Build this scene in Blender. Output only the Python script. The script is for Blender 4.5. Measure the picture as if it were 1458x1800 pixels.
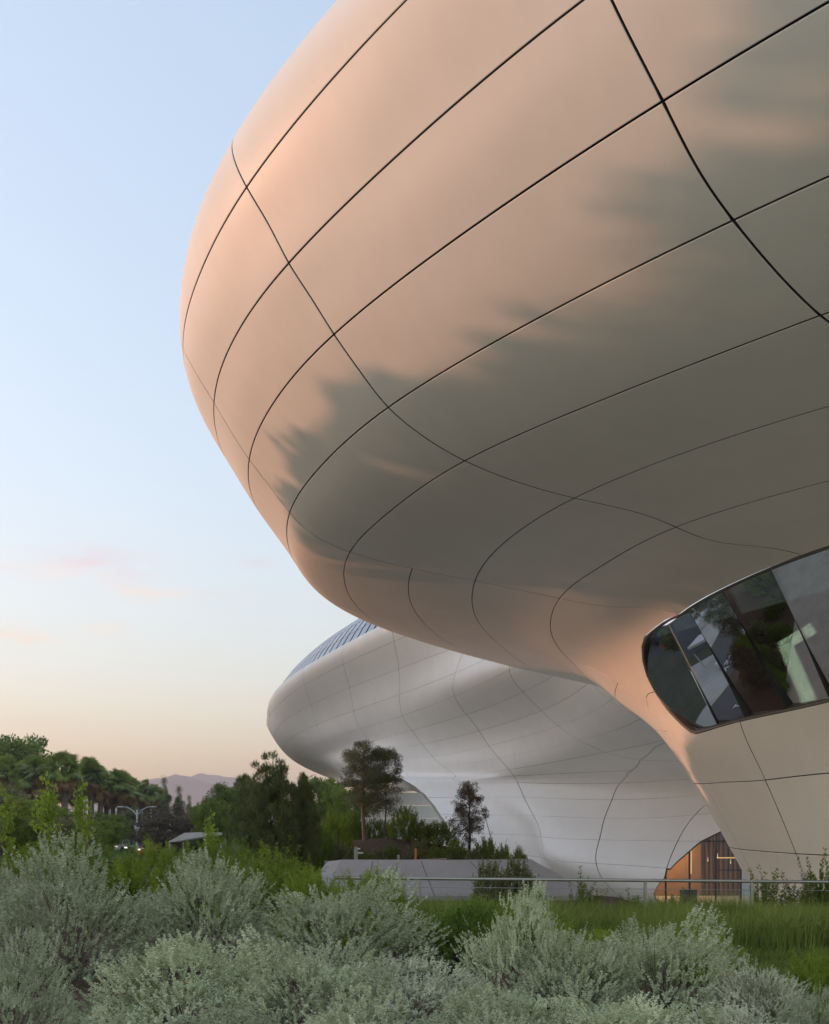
import bpy, bmesh, math, random
import numpy as np
from mathutils import Vector, Matrix, noise
from mathutils.geometry import delaunay_2d_cdt
R = math.radians
scene = bpy.context.scene
for o in list(bpy.data.objects): bpy.data.objects.remove(o)
C = scene.collection

# ------------------------------------------------------------------ camera
CAM_H = 1.9                       # eye height over the planting bed
cam = bpy.data.cameras.new('camera'); camo = bpy.data.objects.new('camera', cam); C.objects.link(camo)
camo.location = (0, 0, CAM_H); camo.rotation_euler = (R(90), 0, 0)
cam.sensor_fit = 'HORIZONTAL'; cam.sensor_width = 36.0
cam.lens = 36.0 * 1600 / 1458.0
cam.shift_y = (1455 - 900) / 1458.0          # architectural shift lens, verticals stay vertical
cam.clip_start = 0.1; cam.clip_end = 30000
scene.camera = camo

# ------------------------------------------------------------------ sky, sun, exposure
SUN_EL, SUN_AZ = R(2.6), R(-80)            # azimuth measured from the view axis (+Y), negative = left
w = bpy.data.worlds.new('World'); scene.world = w; w.use_nodes = True
nt = w.node_tree; nt.nodes.clear()
sky = nt.nodes.new('ShaderNodeTexSky'); sky.sky_type = 'NISHITA'; sky.sun_disc = False
sky.sun_elevation = SUN_EL; sky.sun_rotation = SUN_AZ
sky.altitude = 60; sky.air_density = 1.5; sky.dust_density = 2.5; sky.ozone_density = 3.0
bg = nt.nodes.new('ShaderNodeBackground'); bg.inputs['Strength'].default_value = 0.74
wo = nt.nodes.new('ShaderNodeOutputWorld')
gm = nt.nodes.new('ShaderNodeGamma'); gm.inputs[1].default_value = 0.48
nt.links.new(sky.outputs[0], gm.inputs[0])
# a few thin evening clouds low over the street
tcw = nt.nodes.new('ShaderNodeTexCoord'); sep = nt.nodes.new('ShaderNodeSeparateXYZ'); nt.links.new(tcw.outputs['Generated'], sep.inputs[0])
def mth(op, a, b=None, c=None):
    q = nt.nodes.new('ShaderNodeMath'); q.operation = op
    for i, v in enumerate((a, b, c)):
        if v is None: continue
        if isinstance(v, (int, float)): q.inputs[i].default_value = v
        else: nt.links.new(v, q.inputs[i])
    return q.outputs[0]
azi = mth('ARCTAN2', sep.outputs[0], sep.outputs[1]); ele = mth('ARCSINE', sep.outputs[2])
cmb = nt.nodes.new('ShaderNodeCombineXYZ'); nt.links.new(mth('MULTIPLY', azi, 22.0), cmb.inputs[0]); nt.links.new(mth('MULTIPLY', ele, 70.0), cmb.inputs[1])
cn = nt.nodes.new('ShaderNodeTexNoise'); cn.inputs['Scale'].default_value = 1.0; cn.inputs['Detail'].default_value = 6; cn.inputs['Roughness'].default_value = 0.55; nt.links.new(cmb.outputs[0], cn.inputs['Vector'])
puff = mth('MULTIPLY_ADD', cn.outputs[0], 3.2, -1.05)
skyc = gm.outputs[0]
for (cx0, cy0, cw, ch, col, amt) in [(178, 990, 85, 26, (0.80, 0.75, 0.80), 1.0), (120, 1008, 70, 14, (0.95, 0.87, 0.82), 0.7), (30, 1118, 60, 15, (1.0, 0.83, 0.66), 0.8), (262, 1046, 62, 10, (1.0, 0.80, 0.64), 0.8),
        (188, 1108, 34, 11, (0.98, 0.80, 0.62), 0.4), (450, 988, 46, 10, (0.75, 0.70, 0.74), 0.45), (-5, 984, 40, 14, (0.95, 0.76, 0.70), 0.5), (395, 1048, 60, 9, (0.80, 0.76, 0.74), 0.35), (110, 1270, 80, 5, (0.80, 0.62, 0.50), 0.35)]:
    a0 = math.atan((cx0 - 729) / 1600.0); e0 = math.atan((1455 - cy0) / 1600.0 * math.cos(a0))
    da = mth('DIVIDE', mth('SUBTRACT', azi, a0), cw / 1600.0); de = mth('DIVIDE', mth('SUBTRACT', ele, e0), ch / 1600.0)
    g_ = mth('EXPONENT', mth('MULTIPLY', mth('ADD', mth('MULTIPLY', da, da), mth('MULTIPLY', de, de)), -1.0))
    fac = nt.nodes.new('ShaderNodeMath'); fac.operation = 'MULTIPLY'; fac.use_clamp = True; nt.links.new(mth('MULTIPLY', g_, amt), fac.inputs[0]); nt.links.new(puff, fac.inputs[1])
    mxc = nt.nodes.new('ShaderNodeMix'); mxc.data_type = 'RGBA'; nt.links.new(fac.outputs[0], mxc.inputs[0]); nt.links.new(skyc, mxc.inputs[6]); mxc.inputs[7].default_value = (*[q * 0.92 for q in col], 1); skyc = mxc.outputs[2]
tint = nt.nodes.new('ShaderNodeMix'); tint.data_type = 'RGBA'; tint.blend_type = 'MULTIPLY'; tint.inputs[0].default_value = 1.0; tint.inputs[7].default_value = (1.04, 0.966, 0.968, 1)
nt.links.new(skyc, tint.inputs[6]); nt.links.new(tint.outputs[2], bg.inputs[0]); nt.links.new(bg.outputs[0], wo.inputs[0])
sl = bpy.data.lights.new('sun', 'SUN'); sun = bpy.data.objects.new('sun', sl); C.objects.link(sun)
sl.energy = 1.7; sl.angle = R(0.28); sl.color = (1.0, 0.47, 0.30)
sdir = Vector((math.sin(SUN_AZ) * math.cos(SUN_EL), math.cos(SUN_AZ) * math.cos(SUN_EL), math.sin(SUN_EL)))
sun.rotation_euler = sdir.to_track_quat('Z', 'Y').to_euler(); sun.location = (-60, 40, 30)
scene.view_settings.view_transform = 'Standard'; scene.view_settings.look = 'None'
scene.view_settings.gamma = 1.0; scene.view_settings.use_curve_mapping = False
scene.view_settings.exposure = 0.72
try: scene.cycles.max_bounces = 6; scene.cycles.transparent_max_bounces = 16
except Exception: pass

# ------------------------------------------------------------------ helpers
def mat(name, col, rough=0.6, spec=0.5, metal=0.0, var=0.0, vscale=3.0, bump=0.0, bscale=20.0, stretch=None, col2=None, trans=0.0, hue=0.0):
    m = bpy.data.materials.new(name); m.use_nodes = True
    n = m.node_tree.nodes; l = m.node_tree.links; b = n['Principled BSDF']
    b.inputs['Roughness'].default_value = rough; b.inputs['Metallic'].default_value = metal
    b.inputs['Specular IOR Level'].default_value = spec
    b.inputs['Base Color'].default_value = (*col, 1)
    if var > 0 or col2 is not None or bump > 0:
        tc = n.new('ShaderNodeTexCoord'); src = tc.outputs['Object']
        if stretch:
            mp = n.new('ShaderNodeMapping'); mp.inputs['Scale'].default_value = stretch
            l.new(src, mp.inputs[0]); src = mp.outputs[0]
    if var > 0 or col2 is not None:
        nz = n.new('ShaderNodeTexNoise'); nz.inputs['Scale'].default_value = vscale; nz.inputs['Detail'].default_value = 5
        nz.inputs['Roughness'].default_value = 0.62
        l.new(src, nz.inputs['Vector'])
        rp = n.new('ShaderNodeValToRGB'); rp.color_ramp.elements[0].position = 0.3; rp.color_ramp.elements[1].position = 0.7
        c2 = col2 if col2 is not None else tuple(min(1, c * (1 + var)) for c in col)
        rp.color_ramp.elements[0].color = (*[c * (1 - var) for c in col], 1); rp.color_ramp.elements[1].color = (*c2, 1)
        l.new(nz.outputs[0], rp.inputs[0]); out = rp.outputs[0]
        if hue > 0:      # every copy a little different
            oi = n.new('ShaderNodeObjectInfo'); hs = n.new('ShaderNodeHueSaturation')
            mr = n.new('ShaderNodeMapRange'); mr.inputs[3].default_value = 1 - hue; mr.inputs[4].default_value = 1 + hue
            l.new(oi.outputs['Random'], mr.inputs[0]); l.new(mr.outputs[0], hs.inputs['Value']); l.new(out, hs.inputs['Color']); out = hs.outputs[0]
        l.new(out, b.inputs['Base Color'])
    if bump > 0:
        nb = n.new('ShaderNodeTexNoise'); nb.inputs['Scale'].default_value = bscale; nb.inputs['Detail'].default_value = 4
        l.new(src, nb.inputs['Vector'])
        bp = n.new('ShaderNodeBump'); bp.inputs['Strength'].default_value = bump; bp.inputs['Distance'].default_value = 0.02
        l.new(nb.outputs[0], bp.inputs['Height']); l.new(bp.outputs[0], b.inputs['Normal'])
    return m

def mesh(name, v, f, m=None, smooth=False):
    me = bpy.data.meshes.new(name); me.from_pydata([tuple(x) for x in v], [], f)
    ms = m if isinstance(m, (list, tuple)) else [m]
    for mm in ms:
        if mm: me.materials.append(mm)
    if smooth: me.shade_smooth()
    me.update(); return me
def link(name, me, parent=None):
    o = bpy.data.objects.new(name, me); C.objects.link(o)
    if parent is not None: o.parent = parent
    return o
def obj(name, v, f, m=None, parent=None, smooth=False): return link(name, mesh(name, v, f, m, smooth), parent)
def tag(o, label=None, cat=None, group=None, kind=None):
    if label: o['label'] = label
    if cat: o['category'] = cat
    if group: o['group'] = group
    if kind: o['kind'] = kind
    return o
def thing(name, label, cat, loc=(0, 0, 0), rz=0.0, group=None, scale=1.0):
    o = bpy.data.objects.new(name, None); C.objects.link(o); o.empty_display_size = 0.3
    o.location = loc; o.rotation_euler = (0, 0, rz); o.scale = (scale,) * 3
    return tag(o, label, cat, group)
def copy_tree(o, parent=None):
    c = o.copy(); C.objects.link(c); c.parent = parent
    for ch in list(o.children): copy_tree(ch, c)
    return c
class MB:
    """collects simple shapes into one mesh"""
    def __init__(s): s.v = []; s.f = []
    def add(s, v, f):
        k = len(s.v); s.v += [tuple(x) for x in v]; s.f += [tuple(i + k for i in q) for q in f]
    def box(s, x0, x1, y0, y1, z0, z1):
        s.add([(x0,y0,z0),(x1,y0,z0),(x1,y1,z0),(x0,y1,z0),(x0,y0,z1),(x1,y0,z1),(x1,y1,z1),(x0,y1,z1)],
              [(0,3,2,1),(4,5,6,7),(0,1,5,4),(1,2,6,5),(2,3,7,6),(3,0,4,7)])
    def tube(s, pts, rad, n=6, cap=True):
        pts = [Vector(p) for p in pts]; k0 = len(s.v)
        rads = rad if isinstance(rad, (list, tuple)) else [rad] * len(pts)
        for i, p in enumerate(pts):
            t = (pts[min(i + 1, len(pts) - 1)] - pts[max(i - 1, 0)]).normalized()
            a = Vector((0, 0, 1)) if abs(t.z) < 0.9 else Vector((1, 0, 0))
            e1 = t.cross(a).normalized(); e2 = t.cross(e1)
            for j in range(n):
                q = 2 * math.pi * j / n
                s.v.append(tuple(p + (e1 * math.cos(q) + e2 * math.sin(q)) * rads[i]))
        for i in range(len(pts) - 1):
            for j in range(n):
                a = k0 + i * n + j; b = k0 + i * n + (j + 1) % n
                s.f.append((a, b, b + n, a + n))
        if cap:
            s.f.append(tuple(k0 + j for j in range(n))); s.f.append(tuple(k0 + (len(pts) - 1) * n + n - 1 - j for j in range(n)))
    def build(s, name, m, parent=None, smooth=False): return obj(name, s.v, s.f, m, parent, smooth)

# ------------------------------------------------------------------ B-spline hull surfaces
class Hull:
    """uniform bicubic B-spline surface over a control net"""
    def __init__(s, dat, nu, nv, u0, du, v0, dv, off=(0, 0, CAM_H)):
        s.c = np.array(dat, dtype=float).reshape(nu, nv, 3) / 100.0 + np.array(off)
        s.nu, s.nv, s.u0, s.du, s.v0, s.dv = nu, nv, u0, du, v0, dv
    @staticmethod
    def _b(t):
        return (np.stack([(1-t)**3, 3*t**3-6*t*t+4, -3*t**3+3*t*t+3*t+1, t**3], -1) / 6,
                np.stack([-3*(1-t)**2, 9*t*t-12*t, -9*t*t+6*t+3, 3*t*t], -1) / 6)
    def ev(s, U, V):
        U = np.asarray(U, float).ravel(); V = np.asarray(V, float).ravel()
        tu = (U - s.u0) / s.du; tv = (V - s.v0) / s.dv
        iu = np.clip(np.floor(tu), 0, s.nu - 4).astype(int); iv = np.clip(np.floor(tv), 0, s.nv - 4).astype(int)
        bu, du = s._b(tu - iu); bv, dv = s._b(tv - iv)
        P = np.zeros((len(U), 3)); Pu = P.copy(); Pv = P.copy()
        for a in range(4):
            for b in range(4):
                c = s.c[iu + a, iv + b]
                P += c * (bu[:, a] * bv[:, b])[:, None]; Pu += c * (du[:, a] * bv[:, b])[:, None]; Pv += c * (bu[:, a] * dv[:, b])[:, None]
        Pu /= s.du; Pv /= s.dv
        N = np.cross(Pu, Pv); N /= np.linalg.norm(N, axis=1)[:, None] + 1e-12
        return P, Pu, Pv, N
    def pt(s, u, v): return Vector(s.ev([u], [v])[0][0])

def shell_mesh(name, V, F, Nrm, loop, depth, cham, m):
    ms_ = [m, M['rim']]
    """front skin V/F with given normals; loop = ordered boundary indices; adds chamfer and rim"""
    n0 = len(V); L = len(loop)
    P = V[loop]; N = Nrm[loop]
    nxt = np.roll(P, -1, 0); prv = np.roll(P, 1, 0); T = nxt - prv; T /= np.linalg.norm(T, axis=1)[:, None] + 1e-12
    O = np.cross(T, N)
    cen = V.mean(0)
    if ((P - cen) * O).sum() < 0: O = -O
    r1 = P + O * cham - N * cham; r2 = P + O * cham - N * depth
    VV = np.concatenate([V, r1, r2]); FF = list(F)
    flip = False
    # orientation of rim quads follows outward vector
    a, b = 0, 1
    q = np.cross(P[1] - P[0], r1[0] - P[0])
    if np.dot(q, O[0]) < 0: flip = True
    for i in range(L):
        j = (i + 1) % L
        for (x0, x1, y0, y1) in ((loop[i], loop[j], n0 + i, n0 + j), (n0 + i, n0 + j, n0 + L + i, n0 + L + j)):
            FF.append((x0, y0, y1, x1) if flip else (x0, x1, y1, y0))
    me = bpy.data.meshes.new(name); me.from_pydata(VV.tolist(), [], FF); [me.materials.append(q_) for q_ in ms_]
    me.polygons.foreach_set('material_index', [0] * len(F) + [0, 1] * L)
    me.shade_smooth(); me.update()
    ln = np.zeros((len(me.loops), 3)); nf = len(F)
    vi = np.zeros(len(me.loops), int); me.loops.foreach_get('vertex_index', vi)
    for p in me.polygons:
        sl_ = slice(p.loop_start, p.loop_start + p.loop_total)
        if p.index < nf: ln[sl_] = Nrm[vi[sl_]]
        else: ln[sl_] = p.normal[:]
    me.normals_split_custom_set(ln.tolist())
    return me
def orient(V, F, Nrm):
    f = F[0]; q = np.cross(V[f[1]] - V[f[0]], V[f[2]] - V[f[0]])
    return F if np.dot(q, Nrm[f[0]]) > 0 else [tuple(reversed(x)) for x in F]
def hull_panel(name, H, sgn, u0, u1, v0, v1, m, parent, gap=0.018, depth=0.10, cham=0.008, nu=16, nv=10, uf0=None, uf1=None, gapu=None):
    """cladding panel between two u lines (may be functions of v) and two v lines"""
    f0 = uf0 or (lambda v: u0 + 0 * v); f1 = uf1 or (lambda v: u1 + 0 * v)
    a = np.linspace(0, 1, nu + 1); b = np.linspace(0, 1, nv + 1); A, B = np.meshgrid(a, b, indexing='ij')
    V0 = v0 + (v1 - v0) * B; ua = f0(V0); ub = f1(V0)
    U0 = ua + (ub - ua) * A
    _, Pu, _, _ = H.ev(ua, V0); gu0 = ((gapu or gap) + cham) / np.linalg.norm(Pu, axis=1).reshape(A.shape)
    _, Pu, _, _ = H.ev(ub, V0); gu1 = ((gapu or gap) + cham) / np.linalg.norm(Pu, axis=1).reshape(A.shape)
    _, _, Pv, _ = H.ev(U0, 0 * U0 + v0); gv0 = (gap + cham) / np.linalg.norm(Pv, axis=1).reshape(A.shape)
    _, _, Pv, _ = H.ev(U0, 0 * U0 + v1); gv1 = (gap + cham) / np.linalg.norm(Pv, axis=1).reshape(A.shape)
    Vv = (v0 + gv0) + ((v1 - gv1) - (v0 + gv0)) * B
    Uu = (ua + gu0) + ((ub - gu1) - (ua + gu0)) * A
    P, _, _, N = H.ev(Uu, Vv); N = N * sgn
    idx = np.arange((nu + 1) * (nv + 1)).reshape(nu + 1, nv + 1)
    F = [(int(idx[i, j]), int(idx[i + 1, j]), int(idx[i + 1, j + 1]), int(idx[i, j + 1])) for i in range(nu) for j in range(nv)]
    F = orient(P, F, N)
    loop = list(idx[:, 0]) + list(idx[-1, 1:]) + list(idx[-2::-1, -1]) + list(idx[0, -2:0:-1])
    return link(name, shell_mesh(name, P, F, N, [int(x) for x in loop], depth, cham, m), parent)
def resample(poly, step):
    out = []
    for i in range(len(poly)):
        a = np.array(poly[i], float); b = np.array(poly[(i + 1) % len(poly)], float)
        n = max(1, int(math.ceil(np.linalg.norm(b - a) / step)))
        for k in range(n): out.append(a + (b - a) * k / n)
    return np.array(out)
def poly_panel(name, H, sgn, poly, m, parent, gap=0.018, depth=0.10, cham=0.008, step=0.06):
    """cladding panel over any polygon in the surface's own (u, v) coordinates"""
    B = resample(poly, step)
    P, Pu, Pv, N = H.ev(B[:, 0], B[:, 1])
    T = np.roll(P, -1, 0) - np.roll(P, 1, 0); T /= np.linalg.norm(T, axis=1)[:, None] + 1e-12
    ins = np.cross(N, T)
    d2 = np.roll(B, -1, 0) - np.roll(B, 1, 0)
    area = 0.5 * np.sum(B[:, 0] * np.roll(B[:, 1], -1) - np.roll(B[:, 0], -1) * B[:, 1])
    if area < 0: ins = -ins
    for i in range(len(B)):
        J = np.stack([Pu[i], Pv[i]], 1)
        B[i] += np.linalg.lstsq(J, ins[i] * (gap + cham), rcond=None)[0]
    if area < 0: B = B[::-1].copy()
    nb = len(B); pts = [Vector(b) for b in B]
    u0, u1, v0, v1 = B[:, 0].min(), B[:, 0].max(), B[:, 1].min(), B[:, 1].max()
    def inside(x, y):
        c = False; j = nb - 1
        for i in range(nb):
            if (B[i, 1] > y) != (B[j, 1] > y) and x < (B[j, 0] - B[i, 0]) * (y - B[i, 1]) / (B[j, 1] - B[i, 1]) + B[i, 0]: c = not c
            j = i
        return c
    for x in np.arange(u0 + step / 2, u1, step):
        for y in np.arange(v0 + step / 2, v1, step):
            if inside(x, y) and np.min((B[:, 0] - x) ** 2 + (B[:, 1] - y) ** 2) > (step * 0.45) ** 2: pts.append(Vector((x, y)))
    ed = [(i, (i + 1) % nb) for i in range(nb)]
    vo, eo, fo, ov, oe, of = delaunay_2d_cdt(pts, ed, [], 1, 1e-7)
    q = np.array([(p.x, p.y) for p in vo]); P, _, _, N = H.ev(q[:, 0], q[:, 1]); N = N * sgn
    mp = {}
    for k, src in enumerate(ov):
        for t in src: mp[t] = k
    F = orient(P, [tuple(f) for f in fo], N)
    return link(name, shell_mesh(name, P, F, N, [mp[i] for i in range(nb)], depth, cham, m), parent)
def hull_sheet(name, H, sgn, u0, u1, v0, v1, inset, m, parent, nu=80, nv=60, keep=None):
    """the dark weathering skin behind the open joints"""
    A, B = np.meshgrid(np.linspace(u0, u1, nu + 1), np.linspace(v0, v1, nv + 1), indexing='ij')
    P, _, _, N = H.ev(A, B); P = P - N * sgn * inset
    idx = np.arange((nu + 1) * (nv + 1)).reshape(nu + 1, nv + 1); F = []
    for i in range(nu):
        for j in range(nv):
            if keep is None or keep((A[i, j] + A[i + 1, j]) / 2, (B[i, j] + B[i, j + 1]) / 2):
                F.append((int(idx[i, j]), int(idx[i + 1, j]), int(idx[i + 1, j + 1]), int(idx[i, j + 1])))
    return obj(name, P.tolist(), F, m, parent, smooth=True)

# control nets, centimetres relative to the eye
NEAR_SH=(17, 29)
NEAR_DAT=[2557,251,1830,2406,145,1761,2298,62,1687,2220,8,1610,2160,-19,1531,2111,-17,1453,2075,12,1379,2053,61,1306,2049,126,1235,2068,198,1163,2112,275,1091,2184,353,1024,2282,431,966,2394,507,918,2498,580,880,2571,648,850,2599,709,826,2581,758,821,2526,793,834,2450,810,778,2371,810,595,2296,800,382,2231,785,247,2175,771,157,2124,758,50,2073,750,-82,2010,747,-231,1933,751,-398,1844,761,-585,2074,542,1831,1921,434,1761,1813,348,1688,1744,287,1610,1706,252,1530,1688,244,1451,1683,262,1375,1684,300,1301,1694,354,1230,1717,417,1160,1764,483,1090,1840,550,1025,1946,618,966,2071,684,918,2194,749,880,2296,810,853,2361,865,835,2382,911,834,2363,943,830,2313,964,758,2248,974,588,2179,979,393,2113,980,250,2056,981,150,2002,983,45,1945,989,-82,1878,999,-230,1798,1013,-397,1706,1032,-584,1625,838,1831,1466,728,1761,1355,640,1688,1291,573,1611,1270,531,1530,1279,514,1448,1302,522,1370,1326,551,1296,1346,595,1226,1374,649,1158,1422,707,1090,1503,766,1025,1612,824,967,1740,883,919,1874,942,881,1999,999,853,2096,1050,838,2156,1090,837,2172,1121,825,2152,1146,747,2107,1166,584,2051,1182,398,1996,1197,253,1944,1209,147,1891,1223,42,1831,1240,-83,1760,1260,-229,1678,1283,-396,1584,1311,-584,1211,1138,1831,1042,1027,1761,926,937,1687,863,868,1610,852,819,1530,883,794,1447,935,793,1365,977,813,1292,1006,850,1223,1035,895,1159,1092,947,1089,1176,999,1023,1281,1050,969,1401,1105,923,1537,1162,882,1676,1216,849,1804,1261,833,1900,1297,831,1954,1327,819,1964,1357,743,1945,1386,584,1915,1412,400,1881,1434,255,1841,1455,146,1791,1477,39,1730,1502,-84,1658,1530,-229,1575,1560,-395,1482,1594,-584,830,1443,1831,651,1330,1761,530,1239,1687,468,1169,1609,460,1119,1527,504,1085,1450,574,1077,1366,639,1093,1290,663,1117,1230,706,1159,1161,777,1204,1085,858,1253,1022,952,1298,972,1062,1352,927,1184,1411,884,1331,1460,848,1482,1500,823,1616,1531,819,1702,1566,810,1744,1602,746,1764,1637,593,1775,1666,407,1771,1691,258,1745,1718,145,1700,1745,37,1641,1775,-85,1572,1806,-228,1494,1841,-395,1407,1878,-584,491,1756,1832,300,1637,1761,175,1543,1687,114,1474,1608,114,1426,1528,155,1398,1446,236,1377,1383,287,1398,1294,323,1410,1249,397,1444,1160,468,1494,1080,536,1527,1029,628,1579,970,724,1634,917,841,1686,886,968,1730,857,1145,1761,820,1302,1800,798,1409,1844,806,1492,1888,758,1578,1917,613,1642,1941,421,1664,1967,259,1650,1995,144,1612,2025,38,1561,2055,-83,1503,2086,-230,1437,2121,-398,1362,2157,-586,199,2077,1831,0,1950,1761,-129,1851,1687,-188,1781,1608,-185,1738,1528,-128,1714,1456,-78,1721,1372,-12,1737,1303,19,1753,1232,86,1780,1161,140,1817,1084,211,1859,1023,295,1897,965,416,1942,915,509,1986,885,661,2021,862,814,2054,830,965,2106,802,1079,2180,801,1247,2210,778,1416,2218,638,1516,2234,424,1551,2258,254,1544,2284,147,1519,2310,49,1488,2337,-79,1449,2365,-233,1403,2395,-403,1347,2427,-588,-24,2406,1830,-233,2272,1761,-370,2169,1688,-432,2098,1610,-428,2059,1529,-399,2053,1442,-339,2066,1367,-311,2090,1287,-249,2108,1225,-210,2133,1155,-142,2171,1087,-89,2211,1017,10,2245,963,94,2277,920,246,2318,879,387,2354,852,569,2390,833,673,2465,823,812,2554,776,1081,2546,791,1282,2532,638,1388,2541,394,1419,2559,244,1422,2576,166,1422,2594,62,1419,2615,-81,1410,2638,-234,1388,2662,-398,1353,2688,-581,-168,2743,1829,-384,2613,1761,-531,2510,1688,-606,2436,1612,-615,2395,1532,-571,2387,1452,-540,2399,1373,-489,2425,1305,-455,2456,1231,-396,2492,1165,-346,2535,1091,-266,2578,1024,-213,2608,966,-78,2645,917,69,2688,880,262,2740,852,418,2786,852,587,2847,809,748,2895,817,986,2884,782,1172,2852,611,1247,2851,349,1271,2855,246,1295,2858,190,1325,2868,49,1360,2881,-95,1379,2900,-216,1383,2919,-373,1371,2939,-592,-212,3110,1830,-437,2986,1761,-598,2886,1688,-696,2808,1611,-733,2757,1532,-723,2735,1456,-675,2749,1377,-628,2778,1304,-586,2820,1236,-540,2867,1164,-472,2918,1092,-427,2957,1026,-359,2992,967,-258,3034,922,-23,3108,884,215,3187,874,358,3262,857,491,3295,853,718,3298,784,961,3214,815,1079,3169,572,1113,3147,346,1149,3126,261,1188,3123,165,1252,3121,28,1309,3131,-97,1355,3146,-184,1381,3161,-360,1391,3178,-603,-149,3522,1833,-381,3400,1762,-558,3300,1686,-681,3222,1607,-753,3167,1523,-770,3143,1440,-732,3151,1364,-680,3183,1292,-640,3225,1225,-594,3276,1157,-526,3328,1085,-469,3372,1018,-439,3406,967,-298,3468,921,-32,3576,883,239,3705,848,433,3792,834,534,3820,794,719,3741,786,903,3611,715,1009,3493,533,1052,3420,322,1080,3377,256,1145,3354,180,1214,3351,34,1287,3356,-91,1341,3372,-200,1384,3390,-355,1417,3411,-585,18,3950,1839,-218,3836,1762,-403,3743,1682,-541,3672,1598,-627,3624,1511,-658,3603,1426,-643,3607,1347,-605,3632,1277,-565,3670,1211,-523,3715,1146,-479,3762,1080,-451,3803,1022,-419,3849,974,-268,3928,931,55,4061,881,420,4205,840,629,4300,802,755,4295,779,802,4189,733,876,4016,635,985,3832,496,1013,3702,394,1065,3624,287,1131,3587,173,1203,3574,46,1273,3577,-87,1342,3591,-212,1406,3611,-364,1464,3636,-544,280,4359,1845,51,4270,1762,-132,4197,1677,-268,4142,1589,-354,4107,1501,-393,4092,1416,-395,4095,1337,-376,4112,1264,-350,4140,1198,-329,4172,1136,-323,4207,1079,-326,4246,1029,-288,4302,985,-128,4394,941,206,4523,889,561,4653,839,806,4725,806,907,4702,768,933,4577,703,957,4382,609,1003,4171,519,1051,3999,433,1099,3888,321,1161,3830,184,1232,3805,51,1305,3803,-80,1384,3814,-220,1466,3834,-371,1547,3864,-539,625,4739,1849,416,4685,1761,251,4644,1673,131,4614,1583,53,4596,1495,13,4590,1410,0,4592,1330,2,4602,1257,4,4617,1190,-7,4635,1130,-32,4657,1077,-46,4691,1031,-1,4749,988,159,4836,943,418,4941,895,703,5032,852,917,5071,817,1025,5025,774,1074,4890,705,1098,4693,627,1123,4481,545,1162,4295,452,1211,4161,337,1267,4082,203,1333,4044,62,1409,4034,-79,1493,4042,-225,1583,4062,-380,1680,4095,-544,1041,5084,1851,870,5076,1761,738,5072,1671,643,5073,1581,581,5076,1493,547,5081,1408,529,5086,1328,515,5089,1253,493,5091,1185,455,5093,1126,413,5103,1074,394,5127,1027,434,5172,982,547,5234,940,716,5299,900,901,5342,866,1061,5338,831,1174,5267,786,1245,5130,726,1290,4947,653,1325,4749,566,1362,4569,464,1406,4429,346,1458,4338,214,1521,4289,71,1595,4272,-78,1680,4276,-232,1775,4295,-391,1879,4329,-557,1542,5401,1853,1416,5440,1762,1324,5478,1671,1262,5514,1582,1224,5540,1495,1201,5558,1410,1184,5568,1329,1158,5567,1253,1117,5556,1184,1062,5544,1123,1008,5538,1067,981,5544,1016,992,5560,971,1037,5581,932,1102,5596,902,1182,5585,875,1278,5533,843,1379,5437,803,1467,5304,749,1538,5143,677,1597,4972,583,1645,4812,472,1688,4682,350,1735,4592,217,1794,4539,74,1866,4517,-79,1951,4516,-238,2047,4532,-403,2154,4562,-573,2144,5698,1857,2054,5777,1765,2008,5862,1674,1987,5935,1586,1979,5988,1500,1973,6021,1416,1961,6038,1334,1930,6034,1257,1877,6014,1186,1814,5984,1119,1752,5961,1058,1707,5939,1002,1671,5914,955,1632,5879,920,1578,5833,900,1548,5760,881,1570,5658,857,1646,5535,821,1742,5412,773,1845,5283,699,1937,5150,596,2010,5023,475,2055,4919,348,2099,4841,214,2153,4792,71,2223,4768,-83,2304,4762,-247,2401,4774,-416,2511,4800,-593]
FAR_SH=(23, 39)
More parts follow.
